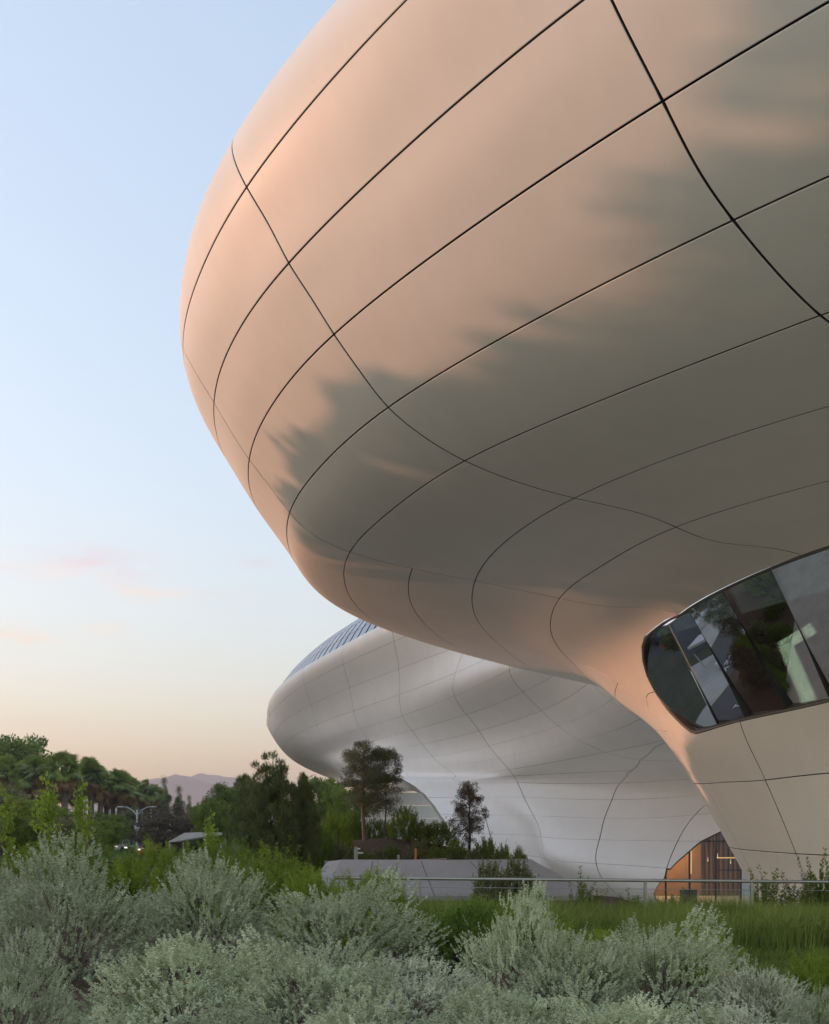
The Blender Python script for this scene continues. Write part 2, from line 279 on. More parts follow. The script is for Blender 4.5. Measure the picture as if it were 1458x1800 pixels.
FAR_DAT=[-3557,24338,2397,-3463,22714,2333,-3350,21311,2251,-3241,20136,2172,-3141,19210,2098,-3047,18558,2010,-2920,18232,1854,-2795,18138,1689,-2694,18213,1554,-2599,18369,1437,-2488,18544,1328,-2335,18720,1219,-2133,18886,1119,-1898,19028,1023,-1670,19123,944,-1490,19171,875,-1397,19167,813,-1429,19104,752,-1621,18973,690,-1996,18782,628,-2567,18539,570,-3339,18257,524,-4309,17947,499,-5469,17621,487,-6806,17289,476,-8300,16962,447,-9929,16648,384,-11667,16355,297,-13486,16088,200,-15356,15853,102,-17248,15654,11,-19137,15490,-74,-20996,15364,-157,-22807,15274,-250,-24551,15216,-363,-26217,15188,-497,-27796,15187,-647,-29285,15209,-814,-30685,15251,-998,-3300,22489,2406,-3241,21064,2346,-3160,19865,2273,-3065,18897,2191,-2969,18168,2102,-2877,17687,1989,-2786,17439,1849,-2697,17376,1698,-2610,17430,1561,-2517,17535,1442,-2410,17644,1337,-2271,17741,1239,-2090,17822,1144,-1879,17884,1053,-1668,17915,970,-1489,17912,893,-1381,17869,823,-1377,17778,755,-1507,17635,689,-1790,17442,626,-2237,17208,569,-2856,16942,526,-3650,16655,500,-4617,16358,485,-5751,16059,470,-7038,15769,437,-8456,15495,377,-9981,15243,295,-11583,15020,200,-13234,14828,104,-14903,14669,13,-16563,14545,-73,-18189,14454,-158,-19761,14394,-253,-21266,14361,-365,-22691,14354,-495,-24032,14369,-643,-25288,14405,-809,-26460,14459,-993,-3004,20668,2404,-2990,19447,2356,-2946,18449,2290,-2875,17679,2205,-2788,17134,2101,-2705,16798,1978,-2638,16638,1838,-2576,16607,1694,-2502,16651,1560,-2413,16718,1441,-2307,16773,1337,-2181,16805,1243,-2023,16816,1154,-1839,16810,1068,-1646,16786,984,-1471,16740,903,-1353,16664,827,-1321,16550,755,-1397,16395,687,-1596,16202,623,-1929,15976,568,-2407,15725,526,-3037,15459,499,-3824,15187,483,-4766,14919,464,-5853,14662,429,-7069,14424,371,-8389,14211,292,-9786,14026,200,-11227,13873,106,-12683,13752,14,-14125,13662,-72,-15527,13600,-160,-16872,13566,-255,-18144,13555,-365,-19337,13564,-494,-20446,13594,-641,-21473,13641,-806,-22416,13707,-989,-2654,18882,2397,-2704,17867,2363,-2708,17068,2302,-2669,16485,2211,-2600,16108,2096,-2526,15904,1963,-2474,15827,1822,-2428,15832,1683,-2369,15873,1552,-2286,15915,1434,-2183,15930,1327,-2064,15913,1233,-1934,15869,1151,-1779,15808,1071,-1603,15739,987,-1436,15656,904,-1313,15551,826,-1261,15418,752,-1290,15254,684,-1414,15061,621,-1644,14843,566,-1993,14606,525,-2472,14359,498,-3090,14111,479,-3850,13870,459,-4747,13643,424,-5769,13437,367,-6893,13258,289,-8093,13108,199,-9335,12989,105,-10589,12900,14,-11823,12840,-74,-13014,12804,-161,-14140,12790,-256,-15189,12796,-366,-16156,12819,-493,-17041,12859,-639,-17845,12917,-804,-18569,12991,-989,-2258,17139,2397,-2377,16347,2366,-2438,15745,2305,-2440,15334,2212,-2393,15104,2081,-2334,15012,1941,-2287,15008,1805,-2250,15046,1674,-2204,15093,1545,-2133,15120,1424,-2038,15110,1316,-1929,15060,1223,-1817,14978,1141,-1688,14879,1060,-1534,14774,979,-1379,14661,898,-1263,14533,821,-1193,14384,749,-1180,14214,681,-1236,14022,619,-1376,13812,566,-1612,13589,525,-1957,13359,497,-2420,13131,478,-3008,12913,457,-3724,12712,422,-4558,12534,365,-5494,12385,288,-6506,12266,198,-7559,12178,103,-8623,12117,12,-9662,12081,-76,-10651,12065,-162,-11568,12067,-256,-12404,12084,-365,-13156,12117,-492,-13827,12166,-639,-14421,12231,-807,-14942,12313,-997,-1834,15532,2401,-2018,14943,2365,-2130,14517,2296,-2170,14253,2193,-2149,14139,2065,-2103,14133,1926,-2062,14181,1800,-2029,14248,1676,-1990,14304,1547,-1935,14329,1421,-1855,14308,1310,-1760,14241,1216,-1657,14140,1131,-1548,14019,1049,-1426,13889,967,-1304,13753,887,-1195,13608,813,-1107,13449,746,-1054,13276,682,-1054,13089,622,-1120,12888,568,-1263,12678,527,-1494,12463,500,-1819,12252,482,-2249,12053,462,-2791,11874,428,-3444,11720,371,-4197,11597,292,-5026,11505,199,-5902,11442,102,-6787,11404,10,-7645,11386,-77,-8444,11383,-162,-9163,11394,-254,-9796,11418,-363,-10346,11457,-491,-10821,11511,-642,-11229,11582,-817,-11572,11671,-1016,-1423,14134,2408,-1646,13705,2361,-1791,13413,2285,-1858,13259,2182,-1859,13223,2060,-1826,13270,1933,-1789,13354,1812,-1756,13442,1690,-1720,13511,1561,-1675,13542,1430,-1618,13523,1312,-1538,13454,1211,-1437,13349,1125,-1339,13220,1043,-1256,13078,956,-1181,12929,875,-1083,12775,807,-982,12613,748,-900,12442,690,-856,12263,631,-867,12073,576,-940,11876,534,-1082,11676,508,-1294,11479,495,-1584,11295,480,-1961,11132,447,-2435,10998,387,-3006,10897,302,-3660,10827,203,-4368,10784,103,-5089,10762,11,-5778,10753,-74,-6398,10756,-158,-6931,10770,-251,-7377,10796,-360,-7746,10837,-492,-8052,10896,-651,-8306,10973,-836,-8509,11068,-1049,-1029,12956,2412,-1273,12640,2356,-1436,12441,2279,-1521,12354,2182,-1534,12365,2068,-1510,12439,1949,-1478,12540,1831,-1445,12641,1708,-1409,12723,1575,-1374,12765,1442,-1338,12755,1318,-1273,12696,1212,-1174,12598,1124,-1075,12474,1041,-1026,12333,954,-980,12185,873,-905,12032,808,-806,11875,756,-709,11714,703,-638,11546,647,-610,11371,590,-634,11189,543,-715,11002,520,-846,10817,516,-1021,10644,511,-1247,10494,480,-1544,10375,413,-1934,10291,315,-2418,10237,209,-2969,10206,108,-3538,10189,19,-4067,10182,-65,-4520,10182,-150,-4883,10193,-244,-5164,10217,-358,-5383,10259,-497,-5559,10320,-667,-5701,10403,-867,-5812,10506,-1096,-666,11966,2415,-916,11728,2353,-1084,11586,2275,-1173,11538,2180,-1196,11567,2074,-1179,11649,1960,-1148,11754,1841,-1117,11860,1715,-1087,11950,1580,-1063,12004,1446,-1039,12008,1325,-984,11964,1220,-890,11882,1128,-810,11773,1043,-762,11647,961,-730,11513,885,-669,11376,818,-579,11234,764,-483,11087,716,-402,10935,664,-348,10777,603,-337,10613,551,-381,10442,528,-468,10269,535,-567,10106,546,-661,9965,516,-787,9856,434,-998,9782,321,-1324,9736,214,-1729,9707,119,-2145,9684,33,-2522,9667,-51,-2819,9657,-138,-3036,9660,-237,-3183,9679,-358,-3296,9721,-509,-3390,9786,-692,-3470,9875,-907,-3534,9987,-1150,-328,11132,2418,-581,10939,2352,-752,10828,2272,-843,10795,2177,-873,10828,2074,-855,10905,1961,-821,11005,1839,-790,11108,1709,-768,11202,1574,-755,11266,1442,-729,11285,1326,-684,11260,1224,-602,11201,1130,-529,11116,1047,-499,11016,972,-468,10909,899,-404,10797,827,-319,10679,765,-238,10552,718,-158,10418,669,-84,10279,605,-50,10134,551,-75,9982,529,-141,9827,537,-206,9677,554,-209,9545,529,-174,9443,422,-238,9372,312,-422,9322,218,-670,9280,131,-936,9241,46,-1154,9204,-41,-1321,9179,-128,-1414,9170,-232,-1483,9185,-362,-1539,9227,-526,-1604,9296,-723,-1659,9391,-946,-1697,9509,-1196,-14,10406,2419,-264,10241,2352,-439,10144,2272,-538,10112,2179,-564,10138,2073,-545,10204,1955,-508,10291,1830,-473,10386,1698,-463,10478,1566,-454,10549,1439,-434,10586,1321,-382,10585,1216,-337,10552,1128,-283,10499,1050,-240,10435,977,-197,10363,905,-129,10284,828,-60,10192,762,2,10086,707,78,9971,652,166,9849,594,216,9725,544,194,9598,520,138,9469,522,114,9341,521,154,9224,478,268,9128,388,294,9051,296,254,8983,214,164,8917,137,69,8850,44,-35,8792,-43,-45,8745,-131,-95,8728,-229,-120,8739,-371,-187,8782,-547,-248,8854,-747,-281,8950,-971,-282,9070,-1218,291,9761,2419,52,9609,2352,-118,9515,2273,-214,9476,2181,-241,9489,2074,-223,9538,1955,-188,9607,1825,-170,9690,1690,-161,9777,1562,-168,9852,1438,-159,9903,1319,-139,9927,1214,-86,9928,1132,-40,9914,1058,25,9892,983,89,9859,902,143,9810,826,193,9740,757,235,9651,697,294,9551,638,382,9446,579,440,9346,531,411,9251,506,373,9158,498,397,9063,480,489,8970,432,547,8884,365,605,8796,284,667,8700,205,730,8602,120,744,8511,31,794,8431,-62,814,8373,-141,860,8339,-242,774,8349,-378,700,8390,-553,676,8457,-750,694,8549,-968,749,8669,-1208,599,9168,2420,386,9023,2352,234,8926,2273,147,8877,2181,117,8871,2075,130,8898,1956,154,8948,1825,165,9016,1692,144,9094,1561,117,9170,1438,107,9233,1326,129,9282,1229,176,9319,1147,243,9347,1074,301,9366,996,359,9367,915,408,9340,835,445,9282,763,477,9201,700,523,9109,637,582,9021,574,617,8948,523,610,8891,494,602,8844,481,640,8796,465,700,8738,428,745,8664,365,789,8568,285,861,8451,202,941,8330,114,1015,8225,20,1073,8138,-67,1107,8072,-154,1135,8030,-248,1142,8022,-378,1166,8047,-539,1228,8103,-726,1322,8188,-935,1447,8304,-1166,938,8612,2420,754,8468,2352,621,8366,2272,539,8303,2179,502,8276,2074,496,8282,1956,500,8313,1827,484,8364,1694,435,8431,1564,382,8504,1444,358,8575,1339,381,8645,1249,436,8713,1166,506,8778,1091,577,8828,1016,629,8850,940,676,8833,859,714,8777,783,751,8693,717,790,8602,656,831,8527,589,858,8481,532,888,8466,499,902,8474,478,925,8484,459,938,8475,427,961,8427,360,981,8336,286,1009,8214,198,1036,8088,108,1077,7977,13,1075,7890,-80,1079,7816,-169,1072,7767,-262,1200,7738,-377,1356,7744,-518,1511,7787,-688,1682,7865,-881,1874,7977,-1098,1319,8081,2421,1159,7935,2351,1036,7824,2270,950,7746,2177,895,7702,2073,859,7687,1955,823,7699,1827,767,7734,1695,691,7787,1568,615,7852,1453,574,7927,1352,585,8010,1262,648,8098,1184,741,8183,1108,822,8248,1036,892,8277,963,945,8257,891,988,8194,815,1046,8101,746,1095,8009,679,1144,7943,624,1206,7922,566,1281,7949,517,1331,8015,480,1331,8094,438,1307,8147,392,1295,8142,333,1291,8077,255,1274,7972,177,1256,7852,96,1239,7741,2,1213,7646,-95,1174,7565,-185,1182,7504,-278,1278,7471,-380,1447,7470,-503,1643,7507,-652,1859,7580,-823,2100,7689,-1017,1746,7570,2422,1594,7417,2351,1468,7296,2269,1367,7204,2176,1283,7143,2071,1207,7110,1954,1125,7103,1826,1030,7121,1695,925,7159,1570,830,7216,1457,767,7287,1359,759,7372,1276,816,7463,1198,904,7550,1125,1002,7613,1051,1085,7635,982,1144,7606,913,1218,7528,845,1275,7431,766,1354,7337,703,1430,7282,654,1541,7284,612,1676,7353,533,1784,7474,457,1787,7620,418,1747,7742,376,1718,7797,312,1692,7783,231,1641,7716,156,1589,7619,78,1544,7512,-9,1508,7407,-99,1457,7317,-192,1445,7249,-286,1465,7217,-385,1560,7221,-497,1726,7259,-627,1941,7334,-774,2198,7444,-940,2209,7072,2422,2051,6911,2351,1909,6779,2269,1781,6674,2176,1660,6597,2071,1541,6547,1953,1416,6523,1825,1284,6523,1694,1152,6546,1569,1036,6589,1456,956,6650,1360,930,6724,1278,959,6802,1204,1028,6873,1132,1105,6920,1057,1174,6927,984,1237,6883,919,1288,6802,846,1381,6700,768,1476,6615,703,1592,6574,666,1747,6604,618,1938,6710,549,2094,6881,473,2161,7082,423,2158,7266,383,2128,7393,320,2079,7450,244,2009,7443,162,1930,7386,75,1862,7294,-9,1801,7189,-102,1746,7092,-197,1698,7022,-293,1679,6991,-393,1715,7001,-499,1826,7047,-613,2003,7127,-740,2238,7241,-879,2699,6586,2422,2521,6417,2351,2351,6273,2269,2188,6155,2176,2028,6063,2071,1866,5996,1953,1702,5955,1825,1537,5937,1693,1380,5942,1567,1244,5967,1453,1144,6008,1355,1090,6060,1272,1082,6113,1199,1108,6156,1128,1148,6174,1056,1193,6156,985,1240,6098,913,1303,6011,839,1373,5921,762,1474,5852,702,1615,5836,666,1806,5895,630,2036,6039,569,2246,6252,503,2387,6500,447,2449,6741,397,2444,6941,340,2392,7076,270,2308,7141,191,2210,7138,105,2115,7078,2,2031,6988,-104,1958,6896,-208,1899,6829,-307,1869,6803,-405,1885,6819,-503,1957,6872,-607,2091,6959,-718,2284,7079,-838,3203,6112,2422,2994,5932,2351,2790,5776,2269,2589,5645,2176,2388,5537,2071,2187,5454,1953,1987,5395,1824,1792,5358,1692,1609,5341,1565,1450,5342,1450,1323,5356,1350,1233,5376,1265,1179,5394,1191,1153,5399,1122,1148,5381,1054,1157,5335,984,1182,5262,910,1222,5177,832,1284,5099,760,1382,5056,703,1536,5072,664,1749,5166,629,2005,5347,579,2259,5598,522,2462,5889,466,2586,6185,413,2627,6451,355,2596,6661,291,2515,6798,216,2408,6858,126,2296,6847,15,2193,6791,-103,2111,6723,-213,2055,6671,-317,2032,6656,-410,2047,6680,-504,2107,6739,-602,2214,6832,-704,2372,6956,-811,3712,5649,2423,3467,5457,2352,3225,5288,2270,2984,5143,2176,2745,5020,2070,2507,4920,1953,2273,4840,1824,2048,4781,1692,1838,4739,1565,1650,4710,1448,1487,4689,1346,1354,4670,1259,1247,4644,1185,1166,4606,1117,1108,4549,1051,1072,4475,982,1058,4389,907,1070,4306,831,1117,4246,759,1214,4232,700,1375,4284,652,1601,4417,609,1872,4634,567,2153,4922,519,2401,5256,469,2579,5603,418,2670,5931,361,2678,6209,296,2621,6417,221,2523,6544,128,2410,6596,22,2306,6594,-91,2226,6567,-201,2179,6545,-302,2170,6547,-401,2196,6582,-497,2258,6648,-594,2360,6746,-692,2501,6874,-793,4220,5196,2425,3937,4992,2353,3656,4809,2271,3376,4649,2176,3099,4509,2070,2826,4390,1951,2560,4289,1824,2303,4204,1693,2062,4131,1565,1838,4066,1448,1633,4004,1345,1449,3939,1257,1286,3866,1181,1145,3781,1114,1028,3685,1048,936,3583,979,875,3485,906,853,3406,830,881,3365,756,972,3382,689,1133,3472,631,1363,3645,581,1643,3900,537,1942,4227,497,2220,4603,454,2442,5000,406,2585,5384,351,2641,5727,286,2623,6004,211,2554,6204,123,2461,6329,28,2371,6394,-73,2306,6423,-174,2276,6442,-275,2283,6471,-376,2326,6520,-477,2401,6597,-577,2510,6702,-677,2653,6835,-777,4725,4753,2427,4403,4535,2355,4083,4338,2272,3765,4162,2176,3452,4005,2069,3144,3865,1950,2844,3739,1823,2555,3625,1693,2277,3517,1567,2012,3411,1450,1759,3302,1346,1520,3186,1256,1295,3061,1180,1089,2927,1111,905,2791,1045,752,2662,976,639,2552,903,577,2479,826,579,2458,747,656,2506,671,811,2634,602,1038,2848,543,1319,3144,496,1628,3511,458,1929,3929,420,2189,4374,377,2381,4813,326,2492,5218,263,2526,5566,192,2502,5843,114,2446,6048,33,2388,6190,-52,2349,6287,-142,2343,6357,-238,2373,6421,-340,2437,6493,-444,2531,6583,-549,2655,6698,-653,2811,6840,-756,5226,4319,2430,4866,4087,2357,4507,3875,2273,4152,3682,2176,3802,3506,2067,3460,3343,1948,3126,3191,1823,2802,3043,1695,2484,2896,1570,2173,2744,1453,1866,2583,1349,1565,2411,1258,1274,2230,1180,996,2046,1109,742,1869,1042,520,1712,973,348,1592,899,241,1524,819,211,1525,733,267,1605,645,408,1772,564,625,2027,496,902,2364,443,1213,2773,403,1529,3235,369,1821,3726,332,2062,4218,284,2233,4685,227,2331,5105,165,2368,5464,101,2367,5756,39,2355,5984,-28,2354,6157,-103,2380,6289,-192,2439,6397,-293,2529,6497,-401,2647,6606,-511,2788,6732,-620,2957,6884,-725]

# ------------------------------------------------------------------ museum materials
def panel_mat(name, col, rough=0.44):
    m = mat(name, col, rough, 0.34)
    n = m.node_tree.nodes; l = m.node_tree.links; b = n['Principled BSDF']
    tc = n.new('ShaderNodeTexCoord')
    mp = n.new('ShaderNodeMapping'); mp.inputs['Scale'].default_value = (1.6, 1.6, 0.12); l.new(tc.outputs['Object'], mp.inputs[0])
    n1 = n.new('ShaderNodeTexNoise'); n1.inputs['Scale'].default_value = 1.2; n1.inputs['Detail'].default_value = 6; l.new(mp.outputs[0], n1.inputs['Vector'])
    n2 = n.new('ShaderNodeTexNoise'); n2.inputs['Scale'].default_value = 0.35; n2.inputs['Detail'].default_value = 4; l.new(tc.outputs['Object'], n2.inputs['Vector'])
    oi = n.new('ShaderNodeObjectInfo')
    ad = n.new('ShaderNodeMath'); ad.operation = 'MULTIPLY_ADD'; ad.inputs[1].default_value = 0.6; l.new(n1.outputs[0], ad.inputs[0]); l.new(n2.outputs[0], ad.inputs[2])
    a2 = n.new('ShaderNodeMath'); a2.operation = 'MULTIPLY_ADD'; a2.inputs[1].default_value = 0.25; l.new(oi.outputs['Random'], a2.inputs[0]); l.new(ad.outputs[0], a2.inputs[2])
    mr = n.new('ShaderNodeMapRange'); mr.inputs[1].default_value = 0.4; mr.inputs[2].default_value = 1.35; mr.inputs[3].default_value = 0.915; mr.inputs[4].default_value = 1.045
    l.new(a2.outputs[0], mr.inputs[0])
    mx = n.new('ShaderNodeMix'); mx.data_type = 'RGBA'; mx.blend_type = 'MULTIPLY'; mx.inputs[0].default_value = 1.0
    mx.inputs[6].default_value = (*col, 1); l.new(mr.outputs[0], mx.inputs[7]); l.new(mx.outputs[2], b.inputs['Base Color'])
    nb = n.new('ShaderNodeTexNoise'); nb.inputs['Scale'].default_value = 0.9; nb.inputs['Detail'].default_value = 2; l.new(tc.outputs['Object'], nb.inputs['Vector'])   # slight waviness of the skin
    bp = n.new('ShaderNodeBump'); bp.inputs['Strength'].default_value = 0.10; bp.inputs['Distance'].default_value = 0.03; l.new(nb.outputs[0], bp.inputs['Height']); l.new(bp.outputs[0], b.inputs['Normal'])
    return m
M = {}
M['panel'] = panel_mat('composite_panel', (0.84, 0.80, 0.70))
M['panel_far'] = panel_mat('composite_panel_far', (0.82, 0.79, 0.75))
M['rim'] = mat('panel_rim', (0.10, 0.092, 0.08), 0.7)
M['joint'] = mat('joint_membrane', (0.018, 0.016, 0.014), 0.8)
M['frame'] = mat('window_frame_metal', (0.16, 0.15, 0.13), 0.45, metal=0.3)
M['gasket'] = mat('black_gasket', (0.012, 0.012, 0.012), 0.5)
M['mullion'] = mat('mullion_metal', (0.03, 0.028, 0.026), 0.4)
def glass_mat(name, refl, tint, rough=0.0, edge=0.9):
    m = bpy.data.materials.new(name); m.use_nodes = True; n = m.node_tree.nodes; l = m.node_tree.links; n.clear()
    out = n.new('ShaderNodeOutputMaterial'); mx = n.new('ShaderNodeMixShader'); g = n.new('ShaderNodeBsdfGlossy'); t = n.new('ShaderNodeBsdfTransparent')
    g.inputs['Roughness'].default_value = rough; g.inputs['Color'].default_value = (0.92, 0.95, 1.0, 1)
    t.inputs['Color'].default_value = (*tint, 1)
    lw = n.new('ShaderNodeLayerWeight'); lw.inputs['Blend'].default_value = 0.35
    mr = n.new('ShaderNodeMapRange'); mr.inputs[3].default_value = refl; mr.inputs[4].default_value = edge
    l.new(lw.outputs['Fresnel'], mr.inputs[0]); l.new(mr.outputs[0], mx.inputs[0]); l.new(t.outputs[0], mx.inputs[1]); l.new(g.outputs[0], mx.inputs[2]); l.new(mx.outputs[0], out.inputs[0])
    return m
M['glass'] = glass_mat('coated_glass', 0.62, (0.55, 0.6, 0.55))
M['glass_clear'] = glass_mat('clear_glass', 0.10, (0.75, 0.72, 0.68), edge=0.6)
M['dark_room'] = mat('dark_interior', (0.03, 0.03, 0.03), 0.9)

# ------------------------------------------------------------------ near wing of the museum
NEAR = Hull(NEAR_DAT, *NEAR_SH, -1, .5, 0, .5)
near = thing('museum_wing', 'huge pale curved museum wing overhanging at right, dark ribbon window in its leg', 'building', (0, 0, 0))
WINL = [(3.0, 9.0), (3.107, 8.958), (3.244, 8.939), (3.338, 8.931), (3.445, 8.975), (3.571, 9.081), (3.668, 9.216), (3.733, 9.399), (3.744, 9.642), (3.648, 9.875), (3.558, 9.993), (3.497, 10.021), (3.245, 10.004), (3.0, 10.0)]
HOOK = [(3.816, 9.372), (3.885, 9.39)]
for ui in range(-1, 6):
    for vi in range(0, 13):
        if vi == 9 and ui < 3: continue
        if ui == 3 and vi in (8, 9, 10): continue
        vs = [vi, vi + 1]
        if vi == 6 and ui >= 3: vs = [6, 6.5, 7]
        for a, b in zip(vs, vs[1:]):
            hull_panel('cladding_panel', NEAR, 1, ui, ui + 1, a, b, M['panel'], near, gap=0.017, gapu=0.022, depth=0.16, cham=0.010, nu=22, nv=12)
P1 = [(3, 8), (4, 8), (4, 9.53)] + HOOK[::-1] + WINL[7::-1]
P2 = HOOK + [(4, 9.53), (4, 11), (3, 11)] + WINL[:7:-1] + [WINL[7]]
poly_panel('cladding_panel', NEAR, 1, P1, M['panel'], near, gap=0.012, depth=0.14, cham=0.009, step=0.035)
poly_panel('cladding_panel', NEAR, 1, P2, M['panel'], near, gap=0.012, depth=0.14, cham=0.009, step=0.035)
def near_keep(u, v):
    if u < 3 and 9 < v < 10: return False
    if 2.9 < u < 3.85 and 8.9 < v < 10.1: return False
    return True
hull_sheet('joint_membrane', NEAR, 1, -1, 6, 0, 13, 0.19, M['joint'], near, 140, 130, near_keep)
# flat roof deck closing the wing, out of the picture above
top = [NEAR.pt(u, 0.0) for u in np.linspace(-1, 6, 60)]
obj('roof_deck', top + [Vector((30, 20, 20.5)), Vector((34, 2, 20.0))], [tuple(range(len(top) + 2))], M['joint'], near)

# ribbon window
TU = [3.150, 2.907, 2.557, 2.200, 1.83, 1.46, 1.08, 0.70, 0.32, -0.06]
BU = [3.248, 2.963, 2.664, 2.397, 2.14, 1.89, 1.62, 1.35, 1.08, 0.81]
def wdir(Tp, Bp, tan):
    """pane axes: normal pointing out of the building"""
    d = (Bp - Tp).normalized(); n = d.cross(tan).normalized()
    if n.dot(Vector((-0.6, -0.8, -0.2))) < 0: n = -n
    return n, d
win = link('ribbon_window', None, near)
outl = [NEAR.pt(u, 9.0) for u in np.linspace(-0.9, 3.0, 50)] + [NEAR.pt(*p) for p in WINL[1:-1]] + [NEAR.pt(u, 10.0) for u in np.linspace(3.0, -0.9, 50)]
# smooth the outline of the rounded end a little
def smooth_line(p, k=2):
    for _ in range(k):
        q = []
        for i in range(len(p) - 1): q += [p[i] * 0.75 + p[i + 1] * 0.25, p[i] * 0.25 + p[i + 1] * 0.75]
        p = [p[0]] + q + [p[-1]]
    return p
outl = smooth_line(outl, 1)
tanW = (NEAR.pt(2.0, 9.0) - NEAR.pt(3.0, 9.0)).normalized()
nW, dW = wdir(NEAR.pt(2.6, 9.0), NEAR.pt(2.75, 10.0), tanW)
def ring(profile, name, m):
    vs = []; fs = []; n = len(outl)
    for i, p in enumerate(outl):
        t = (outl[min(i + 1, n - 1)] - outl[max(i - 1, 0)]).normalized()
        ins = nW.cross(t); cen = NEAR.pt(max(0.0, min(3.1, 3.1 - (p - NEAR.pt(3.1, 9.5)).dot(tanW) / 7.0)), 9.5)
        if ins.dot(cen - p) < 0: ins = -ins
        for (a, d) in profile: vs.append(p + ins * a - nW * d)
    k = len(profile)
    for i in range(n - 1):
        for j in range(k - 1): fs.append((i * k + j, i * k + j + 1, (i + 1) * k + j + 1, (i + 1) * k + j))
    return obj(name, vs, fs, m, win, smooth=False)
ring([(0.0, 0.16), (0.004, -0.010), (0.03, -0.010), (0.07, 0.03), (0.07, 0.07)], 'window_frame', M['frame'])
ring([(0.068, 0.05), (0.09, 0.06), (0.09, 0.22)], 'window_gasket', M['gasket'])
DEP = 0.15
Tp = [NEAR.pt(u, 9.0) - nW * DEP for u in TU]; Bp = [NEAR.pt(u, 10.0) - nW * DEP for u in BU]
def pane(pts, name='window_pane'):
    pts = [Vector(p) for p in pts]; c = sum(pts, Vector()) / len(pts)
    n = Vector()
    for i in range(len(pts)): n += (pts[i] - c).cross(pts[(i + 1) % len(pts)] - c)
    n.normalize()
    if n.dot(nW) < 0: pts.reverse(); n = -n
    pts = [p - n * (p - c).dot(n) for p in pts]
    fr = [c + (p - c) * (1 - 0.014 / max(0.2, (p - c).length)) for p in pts]; bk = [p - n * 0.03 for p in fr]; k = len(pts)
    return obj(name, fr + bk, [tuple(range(k)), tuple(range(2 * k - 1, k - 1, -1))] + [(i, i + k, (i + 1) % k + k, (i + 1) % k) for i in range(k)], M['glass'], win)
lend = [NEAR.pt(*p) - nW * DEP for p in WINL[2:12]]
pl_ = [pane([Tp[0]] + lend + [Bp[0]])]
edges_ = []
for k in range(len(TU) - 1):
    q = [Tp[k], Bp[k], Bp[k + 1], Tp[k + 1]]; pane(q)
    c = sum(q, Vector()) / 4; n = (q[2] - q[0]).cross(q[3] - q[1]).normalized(); edges_.append([p - n * (p - c).dot(n) for p in q])
for k in range(len(TU)):
    mb = MB(); ends = []
    if k > 0: ends.append((edges_[k - 1][3], edges_[k - 1][2]))
    if k < len(edges_): ends.append((edges_[k][0], edges_[k][1]))
    if k == 0: ends.append((Tp[0], Bp[0]))
    for (t_, b_) in ends: mb.tube([t_ - nW * 0.02, b_ - nW * 0.02], 0.032, 4)
    if len(ends) == 2:
        (t0, b0), (t1, b1) = ends; mb.add([t0 - nW * .04, b0 - nW * .04, b1 - nW * .04, t1 - nW * .04], [(0, 1, 2, 3)])
    mb.build('mullion', M['mullion'], win)
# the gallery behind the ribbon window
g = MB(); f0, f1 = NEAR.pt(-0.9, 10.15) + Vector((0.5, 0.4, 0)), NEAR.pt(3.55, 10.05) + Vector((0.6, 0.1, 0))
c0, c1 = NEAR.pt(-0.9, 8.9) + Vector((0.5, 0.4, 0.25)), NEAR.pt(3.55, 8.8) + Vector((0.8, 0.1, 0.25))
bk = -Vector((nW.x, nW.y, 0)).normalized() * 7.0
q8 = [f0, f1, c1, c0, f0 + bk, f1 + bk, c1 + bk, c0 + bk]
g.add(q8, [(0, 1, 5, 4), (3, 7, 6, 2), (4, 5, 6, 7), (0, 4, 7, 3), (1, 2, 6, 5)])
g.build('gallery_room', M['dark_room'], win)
lm = bpy.data.materials.new('glowing_wall'); lm.use_nodes = True; e_ = lm.node_tree.nodes['Principled BSDF']
e_.inputs['Base Color'].default_value = (0.5, 0.55, 0.4, 1); e_.inputs['Emission Color'].default_value = (0.72, 0.80, 0.58, 1); e_.inputs['Emission Strength'].default_value = 5.0  # emission stands in for room light falling on a pale inner wall

# ------------------------------------------------------------------ far wing
FAR = Hull(FAR_DAT, *FAR_SH, -1, .5, -1, .5)
far = thing('museum_wing', 'silvery rounded museum wing further back with rows of roof tiles and an arched entrance', 'building', (0, 0, 0))
AL = np.array([(2.95, 10.6), (3.104, 10.94), (3.156, 11.147), (3.228, 11.398), (3.334, 11.84), (3.51, 12.563), (3.648, 13.268), (3.713, 13.686), (3.8, 15), (3.9, 16), (4.0, 17)])
AR = np.array([(8.5, 13.0), (7.75, 13.5), (7.358, 14.024), (7.265, 14.33), (7.109, 14.8), (6.992, 15.368), (6.813, 15.893), (6.77, 16), (6.6, 17)])
def fa(v): return np.interp(v, AL[:, 1], AL[:, 0])
def fb(v): return np.interp(v, AR[:, 1], AR[:, 0])
GF = 0.018
def far_panel(ui, a, b, uf0=None, uf1=None, u1=None):
    return hull_panel('cladding_panel', FAR, -1, ui, u1 if u1 is not None else ui + 1, a, b, M['panel_far'], far, gap=0.011, gapu=0.032, depth=0.15, cham=0.008, nu=14, nv=8, uf0=uf0, uf1=uf1)
for ui in range(-1, 8):
    for vi in range(0, 9):
        if ui < 1 and vi > 7: continue
        far_panel(ui, vi, vi + 1)
for ui in (2, 3, 4):
    far_panel(ui, 9, 10)
for ui in (3, 4, 5):
    if ui < 5: far_panel(ui, 10, 11, uf0=(lambda v: np.maximum(3, fa(v))) if ui == 3 else None)
far_panel(2, 10, 10.6)
